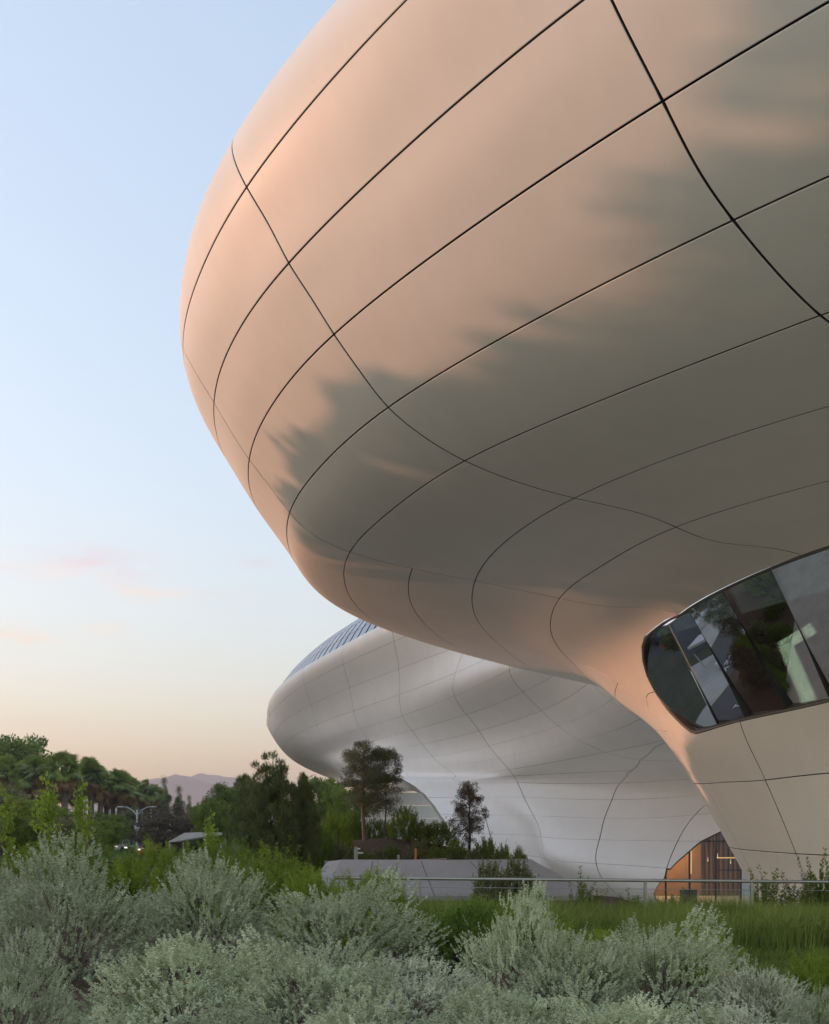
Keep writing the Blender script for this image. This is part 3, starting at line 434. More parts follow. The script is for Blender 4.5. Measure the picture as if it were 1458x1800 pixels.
for vi in range(11, 17):
    for ui in range(3, 8):
        hi = fb(vi + 0.5); lo = fa(vi + 0.5)
        if ui + 1 <= lo + 0.02 or ui >= hi: continue
        f0 = (lambda v, ui=ui: np.maximum(ui, fa(v))) if ui == 3 else None
        f1 = (lambda v, ui=ui: np.maximum(ui + 0.03, np.minimum(ui + 1, fb(v)))) if (vi >= 13 and ui >= 6) else None
        far_panel(ui, vi, vi + 1, f0, f1)
X = (6.175, 9.56); H5a = [(6.0, 9.0), (6.074, 9.368)]; H5b = [(6.357, 9.737), (6.526, 9.872), (7.2, 10.15), (8, 10.3)]
H6a = [(6.452, 9.172), (6.6, 9.09), (6.698, 9.064), (8, 9.06)]; H6b = [(6.0, 11), (6.0, 10.17)]
PP = dict(gap=GF, depth=0.15, cham=0.008, step=0.07)
poly_panel('cladding_panel', FAR, -1, [(5, 9)] + H5a + [X, (6.07, 9.9), (6.04, 10.0), (5, 10)], M['panel_far'], far, **PP)
poly_panel('cladding_panel', FAR, -1, [(5, 10), (6.04, 10.0), (6.0, 10.17), (6, 11), (5, 11)], M['panel_far'], far, **PP)
poly_panel('cladding_panel', FAR, -1, [X] + H6a + [(8, 9), (6.0, 9.0), (6.074, 9.368)], M['panel_far'], far, **PP)
poly_panel('cladding_panel', FAR, -1, [X] + H5b + H6a[::-1], M['panel_far'], far, **PP)
poly_panel('cladding_panel', FAR, -1, [X, (6.07, 9.9), (6.0, 10.17), (6.0, 11), (8, 11)] + H5b[::-1], M['panel_far'], far, **PP)
def far_keep(u, v):
    if u < 1 and v > 8: return False
    if u < 2 and v > 9: return False
    if v > 10 and u < fa(v) + 0.06: return False
    if v > 13.2 and u > fb(v) - 0.05: return False
    return True
hull_sheet('joint_membrane', FAR, -1, -1, 8, 0, 17, 0.2, M['joint'], far, 180, 170, far_keep)
# deep reveal following the two arch edges
for arr, nm in ((AL, 'arch_reveal'),):
    vs = []; fs = []
    pp, _, _, nn = FAR.ev(arr[:, 0], arr[:, 1]); nn = -nn
    for p, n_ in zip(pp, nn): vs += [p - n_ * 0.12, p - n_ * 1.6]
    for i in range(len(pp) - 1): fs.append((2 * i, 2 * i + 1, 2 * i + 3, 2 * i + 2))
    obj(nm, vs, fs, M['panel_far'], far, smooth=True)
# roof: sloping field of photovoltaic tiles
M['pv'] = mat('roof_tile', (0.16, 0.20, 0.28), 0.2, 0.9, var=0.25, vscale=0.4)
us = np.linspace(-0.6, 6.5, 1500); e0, _, _, _ = FAR.ev(us, 0 * us + 0.0)
tan = np.gradient(e0, axis=0); tan[:, 2] = 0; tan /= np.linalg.norm(tan, axis=1)[:, None]
inw = np.stack([-tan[:, 1], tan[:, 0], 0 * tan[:, 0]], 1)
arc = np.concatenate([[0], np.cumsum(np.linalg.norm(np.diff(e0, axis=0), axis=1))])
def roofpt(s, t, lift=0.0):
    p = np.array([np.interp(s, arc, e0[:, k]) for k in range(3)]); q = np.array([np.interp(s, arc, inw[:, k]) for k in range(3)])
    h = float(np.interp(t, ROOF_T, ROOF_H))
    return Vector(p + q * (0.55 + h) + np.array([0, 0, 0.15 + 8.0 * (1 - math.exp(-h / 4.2)) + lift]))
ROOF_H = np.linspace(0, 30, 600); ROOF_T = np.concatenate([[0], np.cumsum(np.hypot(np.diff(ROOF_H), np.diff(8.0 * (1 - np.exp(-ROOF_H / 4.2)))))])
nt_ = 48; ds = arc[-1] / nt_; dt = 1.9
for r in range(6):
    for k in range(nt_):
        s0 = (k + 0.10) * ds; s1 = (k + 0.90) * ds; t0 = r * dt + 0.12; t1 = (r + 1) * dt - 0.12; sh = 0.0
        q = [roofpt(s0, t0), roofpt(s1, t0), roofpt(s1, t1), roofpt(s0, t1)]
        qq = q + [p - Vector((0, 0, 0.12)) for p in q]
        obj('roof_tile', qq, [(0, 1, 2, 3), (7, 6, 5, 4), (0, 4, 5, 1), (1, 5, 6, 2), (2, 6, 7, 3), (3, 7, 4, 0)], M['pv'], far)
vs = []; fs = []; ns = 60; ntt = 8
for i in range(ns + 1):
    for j in range(ntt + 1): vs.append(roofpt(arc[-1] * i / ns, max(0.0, j * (6 * dt + 12) / ntt), -0.3))
for i in range(ns):
    for j in range(ntt): fs.append((i * (ntt + 1) + j, (i + 1) * (ntt + 1) + j, (i + 1) * (ntt + 1) + j + 1, i * (ntt + 1) + j + 1))
obj('roof_deck', vs, fs, M['joint'], far)

# ------------------------------------------------------------------ ground
def sm(a, b, x):
    t = min(1.0, max(0.0, (x - a) / (b - a))); return t * t * (3 - 2 * t)
def gh(x, y):
    """ground height: flat bed by the lens, plaza drop at right, low planted mound in the middle, street lower left"""
    left = -0.10 * sm(17, 22, y) - 0.9 * sm(46, 75, y) - 2.9 * sm(46, 64, y) * sm(-6, 3, x)
    right = -2.0 * sm(17.6, 29, y) - 2.0 * sm(40, 64, y)
    z = left + (right - left) * sm(5.6, 9.0, x)
    z += 1.5 * math.exp(-((y - 41.0) / 3.0) ** 2) * math.exp(-((x + 1.4) / 5.6) ** 2)
    z += 0.9 * math.exp(-((y - 34.0) / 5.0) ** 2) * math.exp(-((x + 9.5) / 4.0) ** 4)
    z += 0.06 * noise.noise((x * 0.35, y * 0.35, 3.1)) * sm(3, 6, y)
    return z
M['mulch'] = mat('bark_mulch', (0.050, 0.034, 0.024), 0.95, 0.2, col2=(0.16, 0.105, 0.075), vscale=26, bump=0.8, bscale=60)
M['lawn'] = mat('lawn_soil', (0.030, 0.055, 0.012), 0.95, 0.2, col2=(0.06, 0.095, 0.02), vscale=8, bump=0.5, bscale=60)
M['pave'] = mat('concrete_paving', (0.42, 0.405, 0.36), 0.85, 0.3, var=0.12, vscale=1.5, bump=0.15, bscale=40)
M['field'] = mat('far_ground', (0.05, 0.055, 0.03), 0.95, 0.2, col2=(0.085, 0.08, 0.05), vscale=0.4)
xs = sorted(set([-4000, -2000, -1000, -500, -250, -150] + list(range(-110, -30, 8)) + [x * 0.75 for x in range(-40, 60)] + list(range(46, 120, 10)) + [160, 300, 700, 2000, 4000]))
ys = sorted(set([-400, -150, -60, -25, -10, -4] + [y * 0.6 for y in range(0, 130)] + list(range(80, 240, 10)) + [300, 420, 700, 1200, 2000, 3500, 6000, 9000]))
def region(x, y):
    if 9.0 < y < 17.6 and x > 2.6 + 0.25 * (15 - y) and x < 60: return 1
    if y < 3.0 or x < -14 and y < 30: return 4
    if y < 17.6: return 0
    if x > 6.5 and y < 100: return 2
    if 29.0 < y < 36.8 and -9 < x <= 6.5: return 2
    if 45.5 < y < 62 and -14 < x <= 6.5: return 2
    if 27 < y and x > 4.4: return 2
    if 17 < y < 46 and x > -16: return 0
    return 3
gv = [(x, y, gh(x, y)) for y in ys for x in xs]; nx = len(xs); gf = []; gm_ = []
for j in range(len(ys) - 1):
    for i in range(nx - 1):
        gf.append((j * nx + i, j * nx + i + 1, (j + 1) * nx + i + 1, (j + 1) * nx + i))
        gm_.append(region((xs[i] + xs[i + 1]) / 2, (ys[j] + ys[j + 1]) / 2))
ground = obj('ground', gv, gf, [M['mulch'], M['lawn'], M['pave'], M['field'], M['pave']], smooth=True)
ground.data.polygons.foreach_set('material_index', gm_); tag(ground, kind='structure')

# ------------------------------------------------------------------ leaf builder
def quads_mesh(name, V, m, smooth=False):
    """V: (n,4,3) array of quads"""
    n = len(V); me = bpy.data.meshes.new(name)
    me.vertices.add(4 * n); me.loops.add(4 * n); me.polygons.add(n)
    me.vertices.foreach_set('co', V.reshape(-1).astype(np.float32))
    me.loops.foreach_set('vertex_index', np.arange(4 * n, dtype=np.int32))
    me.polygons.foreach_set('loop_start', np.arange(0, 4 * n, 4, dtype=np.int32))
    me.materials.append(m); me.update(calc_edges=True); me.validate(); return me
def nrm(a): return a / (np.linalg.norm(a, axis=-1, keepdims=True) + 1e-9)
def leaves(P, D, L, W, rng, droop=0.0):
    """diamond leaves at P along D"""
    n = len(P); D = nrm(D + np.array([0, 0, -droop])); S = nrm(np.cross(D, rng.normal(size=(n, 3)))); L = np.broadcast_to(L, n)[:, None]; W = np.broadcast_to(W, n)[:, None]
    N_ = np.cross(D, S)
    return np.stack([P, P + D * L * .45 + S * W * .5 + N_ * W * .15, P + D * L, P + D * L * .45 - S * W * .5 + N_ * W * .15], 1)
def leaf_mat(name, c1, c2, rough=0.6, trans=0.25, scale=3.0, hue=0.12, spec=0.3):
    m = mat(name, c1, rough, spec, col2=c2, vscale=scale, hue=hue)
    n = m.node_tree.nodes; l = m.node_tree.links; b = n['Principled BSDF']; out = [q for q in n if q.type == 'OUTPUT_MATERIAL'][0]
    t = n.new('ShaderNodeBsdfTranslucent'); mx = n.new('ShaderNodeMixShader'); mx.inputs[0].default_value = trans
    src = b.inputs['Base Color'].links[0].from_socket; l.new(src, t.inputs['Color'])
    l.new(b.outputs[0], mx.inputs[1]); l.new(t.outputs[0], mx.inputs[2]); l.new(mx.outputs[0], out.inputs[0])
    return m
M['silver'] = leaf_mat('silver_leaf', (0.33, 0.375, 0.205), (0.73, 0.77, 0.54), 0.75, 0.18, 2.2, 0.22)
M['silver_dry'] = leaf_mat('dry_silver_leaf', (0.39, 0.405, 0.26), (0.78, 0.785, 0.61), 0.8, 0.18, 2.6, 0.15)
M['silver_stem'] = mat('grey_stem', (0.16, 0.13, 0.10), 0.8)
M['fern'] = leaf_mat('feathery_leaf', (0.15, 0.22, 0.022), (0.4, 0.5, 0.055), 0.6, 0.3, 2.5, 0.15)
M['fern_dark'] = leaf_mat('dark_feathery_leaf', (0.085, 0.15, 0.02), (0.23, 0.35, 0.04), 0.6, 0.3, 2.5, 0.15)
M['conifer'] = leaf_mat('conifer_needle', (0.075, 0.105, 0.035), (0.2, 0.225, 0.075), 0.65, 0.15, 1.5, 0.12)
M['pine'] = leaf_mat('pine_needle', (0.085, 0.105, 0.055), (0.2, 0.215, 0.12), 0.7, 0.15, 1.2, 0.1)
M['brownleaf'] = leaf_mat('bronze_leaf', (0.07, 0.058, 0.042), (0.17, 0.13, 0.085), 0.7, 0.15, 1.2, 0.1)
M['broad'] = leaf_mat('broad_leaf', (0.09, 0.135, 0.024), (0.27, 0.34, 0.055), 0.55, 0.38, 0.8, 0.15)
M['bright'] = leaf_mat('bright_leaf', (0.2, 0.3, 0.03), (0.42, 0.53, 0.07), 0.5, 0.35, 1.0, 0.1)
M['olive'] = leaf_mat('olive_leaf', (0.12, 0.135, 0.05), (0.29, 0.29, 0.13), 0.65, 0.2, 1.5, 0.12)
M['palm'] = leaf_mat('palm_frond', (0.14, 0.19, 0.045), (0.38, 0.43, 0.11), 0.5, 0.25, 0.5, 0.15)
M['deadfrond'] = leaf_mat('dead_frond', (0.150, 0.093, 0.039), (0.300, 0.195, 0.090), 0.8, 0.15, 0.8, 0.1)
M['bark'] = mat('bark', (0.075, 0.055, 0.042), 0.9, 0.2, var=0.35, vscale=6, bump=0.6, bscale=25, stretch=(1, 1, 0.25))
M['bark_grey'] = mat('grey_bark', (0.16, 0.125, 0.10), 0.9, 0.2, var=0.3, vscale=8, bump=0.6, bscale=25, stretch=(1, 1, 0.25))
M['grass'] = leaf_mat('grass_blade', (0.11, 0.16, 0.026), (0.25, 0.3, 0.06), 0.6, 0.3, 1.2, 0.0)
M['grass_tall'] = leaf_mat('meadow_blade', (0.15, 0.21, 0.035), (0.35, 0.4, 0.09), 0.6, 0.3, 0.9, 0.0)

# ------------------------------------------------------------------ shrubs
def shrub_meshes(seed, h, r, shoots, per, leafL, leafW, m, upright=0.6, spike=0.22, shootlen=0.32, stem=None, spread=1.0, ang=0.9, wob=0.35, tallf=(0.08, 1.5)):
    """rounded shrub of many leafy shoots; returns (foliage mesh, stems mesh)"""
    rng = np.random.default_rng(seed)
    th = rng.uniform(0, 2 * np.pi, shoots); cz = rng.uniform(-0.12, 1, shoots) ** 1.0
    sr = np.sqrt(np.maximum(0, 1 - np.clip(cz, 0, 1) ** 2)); rad = rng.uniform(0.55, 1.0, shoots) ** 0.5
    lump = 1 + wob * np.array([noise.noise((math.cos(t) * 1.7 * s, math.sin(t) * 1.7 * s, c * 1.9 + seed)) for t, s, c in zip(th, sr, cz)])
    out = np.stack([np.cos(th) * sr, np.sin(th) * sr, cz], 1)
    B = np.stack([out[:, 0] * r * rad * lump, out[:, 1] * r * rad * lump, 0.10 + np.clip(out[:, 2], 0, 1) * (h - spike) * rad * lump + rng.uniform(0, .06, shoots)], 1)
    D = nrm(out * (1 - upright) + np.array([0, 0, upright]) + rng.normal(size=(shoots, 3)) * 0.16)
    ln = shootlen * rng.uniform(0.6, 1.15, shoots); tall = rng.random(shoots) < tallf[0]; ln[tall] *= tallf[1]
    Q = []
    t = rng.uniform(0, 1, (shoots, per)); t.sort(axis=1)
    bend = rng.normal(size=(shoots, 3)) * 0.10
    pos = B[:, None, :] + (D[:, None, :] * (t[:, :, None] - 0.35) + bend[:, None, :] * t[:, :, None] ** 2) * ln[:, None, None]
    pos = pos.reshape(-1, 3); DD = np.repeat(D, per, 0); n = len(pos)
    a = rng.normal(size=(n, 3)); a -= DD * (a * DD).sum(1, keepdims=True); a = nrm(a)
    ld = nrm(DD * (1 - ang * 0.55) + a * ang)
    sz = rng.uniform(0.7, 1.2, n) * (1.15 - 0.45 * t.reshape(-1))
    keep = pos[:, 2] > 0.01
    Q = leaves(pos, ld, leafL * sz, leafW * sz, rng)[keep]
    fo = quads_mesh('foliage', Q, m)
    mb = MB()
    pick = rng.choice(shoots, min(shoots, 40), replace=False)
    for i in pick:
        b = Vector(B[i]); k = Vector((rng.normal() * 0.06, rng.normal() * 0.06, 0)); mid = k.lerp(b, 0.55) + Vector((0, 0, 0.08 * h))
        mb.tube([k, mid, b, b + Vector(D[i] * ln[i] * 0.5)], [0.010, 0.006, 0.004, 0.002], 3, False)
    st = mesh('stems', mb.v, mb.f, stem or M['silver_stem'])
    return fo, st
def place_shrub(name, meshes, loc, label, cat, group, s=1.0, rz=None, sz=1.0):
    o = thing(name, label, cat, loc, rz if rz is not None else random.uniform(0, 6.28), group)
    o.scale = (s, s, s * sz)
    link('foliage', meshes[0], o); link('stems', meshes[1], o)
    return o
random.seed(4)
SIL = [shrub_meshes(11 + k, 1.30, 0.95, 1500, 42, 0.028, 0.0150, M['silver_dry'] if k == 3 else M['silver'], upright=0.34, spike=0.12, shootlen=0.19, wob=0.5, tallf=(0.07, 1.8)) for k in range(4)]
def px(x, y, Y):        # photo point at depth Y -> plan x and height over datum
    return (x - 729.0) / 1600.0 * Y, CAM_H + (1455.0 - y) / 1600.0 * Y
# (photo x of middle, photo y of top, depth, width in photo px, label)
silver = [
 (120, 1503, 11.6, 300, 'tall broad silver-leaved shrub at left with bare dark mulch below its right side'),
 (362, 1503, 12.6, 260, 'darker domed silver shrub in the second row, left of the middle'),
 (595, 1548, 11.6, 290, 'rounded silver shrub beside the left end of the concrete wall'),
 (12, 1530, 14.5, 170, 'silver shrub cut by the left picture edge, behind the tall one'),
 (15, 1668, 7.6, 210, 'silver shrub filling the bottom left corner'),
 (318, 1645, 8.2, 330, 'wide low silver shrub in the front row, right of the bare mulch'),
 (545, 1655, 8.0, 330, 'silver shrub in the front row below the left end of the concrete wall'),
 (715, 1690, 8.4, 270, 'low silver shrub in the middle of the front row beside the mulch gap'),
 (918, 1583, 9.6, 200, 'silver shrub with long upright shoots under the middle railing post'),
 (1005, 1640, 9.0, 240, 'silver shrub between the upright one and the biggest front shrub'),
 (1165, 1618, 9.2, 290, 'biggest silver shrub of the right half, in front of the lawn'),
 (1330, 1700, 8.6, 170, 'smaller silver shrub at right, leaning towards the lawn'),
 (640, 1765, 6.6, 330, 'silver shrub cut by the bottom edge, left of the middle'),
 (865, 1735, 6.9, 330, 'silver shrub cut by the bottom edge just right of the middle'),
 (1095, 1745, 6.8, 330, 'silver shrub cut by the bottom edge under the biggest right one'),
 (1300, 1775, 6.6, 260, 'silver shrub at the bottom edge near the right corner'),
 (1425, 1755, 6.9, 130, 'small silver shrub in the bottom right corner'),
 (400, 1775, 6.5, 300, 'silver shrub at the bottom edge, left third of the picture'),
 (205, 1790, 6.4, 230, 'low silver shrub at the bottom edge below the bare mulch'),
]
for i, (x, ytop, Y, wpx, lab) in enumerate(silver):
    X, Z = px(x, ytop, Y); g0 = gh(X, Y); hgt = Z - g0; wid = wpx / 1600.0 * Y
    s = wid / 2.0 / 0.92
    place_shrub('silver_shrub', SIL[i % 4], (X, Y, g0 - 0.02), lab, 'shrub', 'silver shrubs in the front bed', s=s, sz=hgt / 1.32 / s)
FRN = [shrub_meshes(31 + k, 1.2, 0.95, 420, 70, 0.085, 0.012, m, upright=0.45, spike=0.2, shootlen=0.42, stem=M['bark'], ang=0.75, wob=0.4) for k, m in enumerate((M['fern'], M['fern_dark'], M['fern']))]
green = [
 (258, 1486, 17.5, 190, 0, 'feathery green shrub behind the silver shrubs, left of the white roof'),
 (395, 1488, 18.5, 170, 1, 'dark feathery shrub under the white roof in the distance'),
 (480, 1492, 16.5, 210, 2, 'bright feathery shrub between the second silver dome and the concrete wall'),
 (560, 1530, 15.2, 130, 2, 'small bright feathery shrub at the left foot of the concrete wall'),
 (652, 1532, 14.2, 150, 0, 'feathery shrub in front of the left end of the concrete wall'),
 (150, 1492, 18.0, 200, 1, 'dark feathery shrub behind the tall left silver shrub'),
 (40, 1490, 19.0, 180, 0, 'feathery shrub behind the silver shrubs near the left edge'),
 (815, 1588, 12.6, 190, 1, 'fluffy dark green shrub in front of the tall grass, middle'),
 (930, 1580, 13.4, 150, 2, 'fluffy green shrub behind the upright silver shrub'),
 (1230, 1622, 11.4, 130, 2, 'yellow-green low shrub behind the biggest right silver shrub'),
 (1060, 1640, 11.4, 130, 0, 'low green shrub half hidden behind the front silver row'),
 (1440, 1672, 9.6, 120, 2, 'yellow-green shrub at the right edge below the lawn'),
]
for (x, ytop, Y, wpx, k, lab) in green:
    X, Z = px(x, ytop, Y); g0 = gh(X, Y); hgt = max(0.35, Z - g0); s = wpx / 1600.0 * Y / 2.0 / 0.95
    place_shrub('feathery_shrub', FRN[k], (X, Y, g0 - 0.02), lab, 'shrub', 'feathery green shrubs', s=s, sz=hgt / 1.22 / s)

# ------------------------------------------------------------------ grasses
def blades(n, fx, hmin, hmax, wd, m, name, seed, lean=0.35):
    rng = np.random.default_rng(seed); P = []
    while len(P) < n:
        q = fx(rng)
        if q is not None: P.append(q)
    P = np.array([(x, y, gh(x, y)) for x, y, hh in P]); H_ = np.array([0.0] * n)
    h = rng.uniform(hmin, hmax, n); a = rng.uniform(0, 2 * np.pi, n); L = rng.uniform(0.1, 1, n) * lean
    cl = np.array([noise.noise((p[0] * 0.9, p[1] * 0.9, 0.3)) for p in P]); h *= 1 + 0.45 * cl; a += cl * 2.5
    d = np.stack([np.cos(a), np.sin(a), np.zeros(n)], 1); s = np.stack([-np.sin(a + .6), np.cos(a + .6), np.zeros(n)], 1) * wd
    up = np.array([0, 0, 1.0])
    m1 = P + up * (h * .55)[:, None] + d * (h * L * .35)[:, None]; tip = P + up * (h * (1 - .35 * L))[:, None] + d * (h * L * 1.1)[:, None]
    Q1 = np.stack([P - s, P + s, m1 + s * .8, m1 - s * .8], 1); Q2 = np.stack([m1 - s * .8, m1 + s * .8, tip + s * .12, tip - s * .12], 1)
    o = link(name, quads_mesh(name, np.concatenate([Q1, Q2]), m)); return o
def fx_tall(r):
    x = r.uniform(-0.6, 9.5); y = r.uniform(13.6, 16.9)
    if y < 14.6 + 0.5 * math.sin(x * 1.3) and r.random() < 0.6: return None
    return (x, y, 0)
tag(blades(42000, fx_tall, 0.38, 0.74, 0.0055, M['grass_tall'], 'meadow_grass', 5, 0.75), 'tall green meadow grass along the railing', 'grass', kind='stuff')
def fx_lawn(r):
    x = r.uniform(1.6, 9.0); y = 8.5 + 7.5 * r.random()
    if x < 2.2 + 0.25 * (15 - y) + 0.5 * math.sin(y * 2.0): return None
    return (x, y, 0)
tag(blades(70000, fx_lawn, 0.07, 0.17, 0.005, M['grass'], 'lawn_grass', 6, 0.9), 'short dark green lawn sloping to the right edge', 'grass', kind='stuff')
# bark chips on the bed
rng = np.random.default_rng(9); n = 16000
cx_ = rng.uniform(-6.5, 4.0, n); cy_ = rng.uniform(6, 17, n)
Pm = np.stack([cx_, cy_, np.array([gh(a, b) for a, b in zip(cx_, cy_)]) + 0.012], 1)
Dm = nrm(np.stack([rng.normal(size=n), rng.normal(size=n), rng.normal(size=n) * 0.35], 1))
M['chip'] = mat('bark_chip', (0.06, 0.04, 0.03), 0.9, 0.2, col2=(0.24, 0.17, 0.13), vscale=9)
tag(link('bark_chips', quads_mesh('bark_chips', leaves(Pm, Dm, rng.uniform(.03, .08, n), .022, rng), M['chip'])), 'scattered brown bark chips between the shrubs', 'mulch', kind='stuff')

# ------------------------------------------------------------------ railing
M['steel'] = mat('brushed_steel', (0.42, 0.405, 0.36), 0.38, 0.5, metal=0.75, var=0.1, vscale=4)
rail = thing('railing', 'slim steel handrail with posts and a cable running above the tall grass', 'railing', (0, 16.2, 0))
def rail_pt(x): return Vector((x, 0.02 * x, 1.005 - 0.0095 * (x + 1.3)))
mb = MB(); mb.tube([rail_pt(-1.42 + 0.9 * k) for k in range(26)], 0.029, 8); mb.build('top_rail', M['steel'], rail, True)
mb = MB(); mb.tube([rail_pt(-1.42 + 0.9 * k) - Vector((0, 0, 0.155)) for k in range(26)], 0.006, 5); mb.build('cable', M['steel'], rail)
for x in (0.02, 0.10, 2.14, 4.13, 6.05, 8.0, 10.0, 12.0, 14.0):
    p = rail_pt(x); mb = MB(); mb.box(p.x - 0.022, p.x + 0.022, p.y - 0.03, p.y + 0.03, -0.3, p.z - 0.02)
    mb.tube([p + Vector((0, 0, -0.03)), p + Vector((0, 0, -0.005))], 0.012, 6); mb.build('post', M['steel'], rail)

# ------------------------------------------------------------------ battered concrete wall
M['conc'] = mat('concrete', (0.34, 0.315, 0.31), 0.75, 0.3, var=0.10, vscale=0.9, bump=0.12, bscale=30, stretch=(1.0, 1.0, 0.4))
wall = thing('planter_wall', 'long low sloping concrete wall with a rounded left end behind the railing', 'wall', (0, 0, 0))
N_ = 26; prof = []
plan = []   # back-top edge then front-bottom edge along the wall
for k in range(9):
    a = math.pi / 2 * k / 8; plan.append(((-2.15 - 0.62 * math.cos(a), 27.2 + 0.9 * math.sin(a)), (-2.75 - 0.45 * math.cos(a), 24.6 + 2.2 * math.sin(a) * 0.25)))
plan = [((-2.72 + 0.25 * 0, 28.6), (-3.15, 26.6)), ((-2.70, 27.9), (-3.15, 25.9)), ((-2.55, 27.45), (-3.0, 25.35)), ((-2.2, 27.25), (-2.6, 25.0))] + [(( -2.2 + (3.52 + 2.2) * k / 12, 27.25 - 0.02 * k), (-2.6 + (4.95 + 2.6) * k / 12, 25.0)) for k in range(1, 13)]
top_z = lambda k: 0.955 + 0.0 * k
vs = []; fs = []
rows_ = 5
for k, (t, b) in enumerate(plan):
    tz = 0.93 if k > 3 else 0.93 - 0.05 * (3 - k); bz = 0.02
    vs.append((t[0], t[1] + 0.28, tz)); vs.append((t[0], t[1], tz)); vs.append((t[0] + (b[0]-t[0])*0.03, t[1] - 0.05, tz - 0.025))
    vs.append((b[0], b[1], bz)); vs.append((b[0], b[1] - 0.02, -0.4))
for k in range(len(plan) - 1):
    for j in range(rows_ - 1): fs.append((k * rows_ + j, k * rows_ + j + 1, (k + 1) * rows_ + j + 1, (k + 1) * rows_ + j))
e = (len(plan) - 1) * rows_
vs += [(4.9, 27.4, 0.02), (4.9, 27.4, -0.4)]; nn = len(vs)
fs += [(e, nn - 2, e + 3, e + 2), (e, e + 2, e + 1), (e + 3, nn - 2, nn - 1, e + 4)]
obj('wall_body', vs, fs, M['conc'], wall)
for kk in (5, 8, 11):      # cast joints, set just proud as thin dark seams
    t, b = plan[kk]; mb = MB(); mb.tube([(t[0] + (b[0]-t[0])*0.03, t[1] - 0.052, 0.906), (b[0], b[1] - 0.001, 0.03)], 0.007, 4); mb.build('joint', M['joint'], wall)
# path lamp, stake and small post beside the mound
M['grey_metal'] = mat('grey_metal', (0.30, 0.30, 0.31), 0.45, metal=0.5)
X, Z = px(626, 1489, 30.5); lamp = thing('path_lamp', 'short grey path lamp with a small side head behind the concrete wall', 'lamp', (X, 30.5, gh(X, 30.5)))
hh = Z - gh(X, 30.5); mb = MB(); mb.box(-0.06, 0.06, -0.05, 0.05, 0, hh); mb.build('post', M['grey_metal'], lamp)
mb = MB(); mb.box(0.062, 0.24, -0.06, 0.06, hh - 0.22, hh - 0.18); mb.box(0.062, 0.14, -0.05, 0.05, hh - 0.08, hh - 0.04); mb.build('lamp_head', mat('lamp_head', (0.6, 0.6, 0.6), 0.4), lamp)
X, Z = px(731, 1491, 31); st = thing('survey_stake', 'thin orange stake standing behind the concrete wall', 'stake', (X, 31, gh(X, 31)))
mb = MB(); mb.box(-0.035, 0.035, -0.02, 0.02, 0, Z - gh(X, 31)); mb.build('stake', mat('orange_paint', (0.55, 0.17, 0.06), 0.7), st)
X, Z = px(701, 1503, 31); st = thing('bollard', 'low grey bollard left of the orange stake', 'bollard', (X, 31, gh(X, 31)))
mb = MB(); mb.tube([(0, 0, 0), (0, 0, Z - gh(X, 31) - 0.03), (0, 0, Z - gh(X, 31))], [0.05, 0.05, 0.03], 10); mb.build('post', M['grey_metal'], st)

# ------------------------------------------------------------------ trees
def tree_meshes(seed, h, crown, clumps, per, cl_r, leafL, leafW, m, bark, trunk_r=0.2, base=0.35, limbs=14, lean=0.0, hang=0.0, updir=0.2, conic=0.0, gap=0.35):
    """tapered trunk with limbs and a crown of leaf clumps spread through its volume.
    crown = (rx, ry, z0, z1)"""
    rng = np.random.default_rng(seed); rx, ry, z0, z1 = crown
    zc = (z0 + z1) / 2; hz = (z1 - z0) / 2
    c = []
    while len(c) < clumps:
        q = rng.uniform(-1, 1, 3); rr = np.linalg.norm(q)
        if rr > 1 or rr < gap * rng.random(): continue
        if noise.noise((q[0] * 2.2 + seed, q[1] * 2.2, q[2] * 2.2)) < -0.22: continue
        tz = (q[2] + 1) / 2; wfac = 1 - conic * tz
        wob = 1 + 0.35 * noise.noise((q[0] * 1.6, q[1] * 1.6 + seed, q[2] * 1.6))
        c.append((q[0] * rx * wfac * wob + lean * tz * h, q[1] * ry * wfac * wob, zc + q[2] * hz * wob))
    c = np.array(c)
    rads = cl_r * rng.uniform(0.55, 1.25, clumps)
    off = rng.normal(size=(clumps, per, 3)); off = off / np.linalg.norm(off, axis=2, keepdims=True) * rng.random((clumps, per, 1)) ** 0.45
    P = (c[:, None, :] + off * rads[:, None, None] * np.array([1, 1, 0.75])).reshape(-1, 3)
    D = nrm(off.reshape(-1, 3) + rng.normal(size=(clumps * per, 3)) * 0.6 + np.array([0, 0, updir]))
    Q = leaves(P, D, leafL * rng.uniform(0.6, 1.2, len(P)), leafW * rng.uniform(0.7, 1.2, len(P)), rng, hang)
    cm = quads_mesh('crown', Q, m)
    mb = MB(); top = Vector((lean * h * 0.8, 0, z0 + (z1 - z0) * 0.8))
    k = Vector((rng.normal() * .06 * h * .3, rng.normal() * .06 * h * .3, 0))
    tp = [Vector((0, 0, -0.2)), Vector((0, 0, 0.02 * h)), Vector((0, 0, 0)).lerp(top, 0.35) + k, Vector((0, 0, 0)).lerp(top, 0.7) + k * 0.6, top]
    mb.tube(tp, [trunk_r * 1.35, trunk_r, trunk_r * 0.75, trunk_r * 0.4, trunk_r * 0.12], 8)
    pick = rng.choice(clumps, min(limbs, clumps), replace=False)
    for i in pick:
        e = Vector(c[i]); t = min(0.92, max(base, (e.z - 0.25 * math.hypot(e.x, e.y)) / h)); s = Vector((0, 0, 0)).lerp(top, min(0.95, t * h / max(0.1, top.z))) + k * 0.7
        mid = s.lerp(e, 0.5) + Vector((0, 0, 0.05 * h)); mb.tube([s, mid, e], [trunk_r * 0.34, trunk_r * 0.2, trunk_r * 0.05], 5, False)
    tm = mesh('trunk', mb.v, mb.f, bark, True)
    return cm, tm
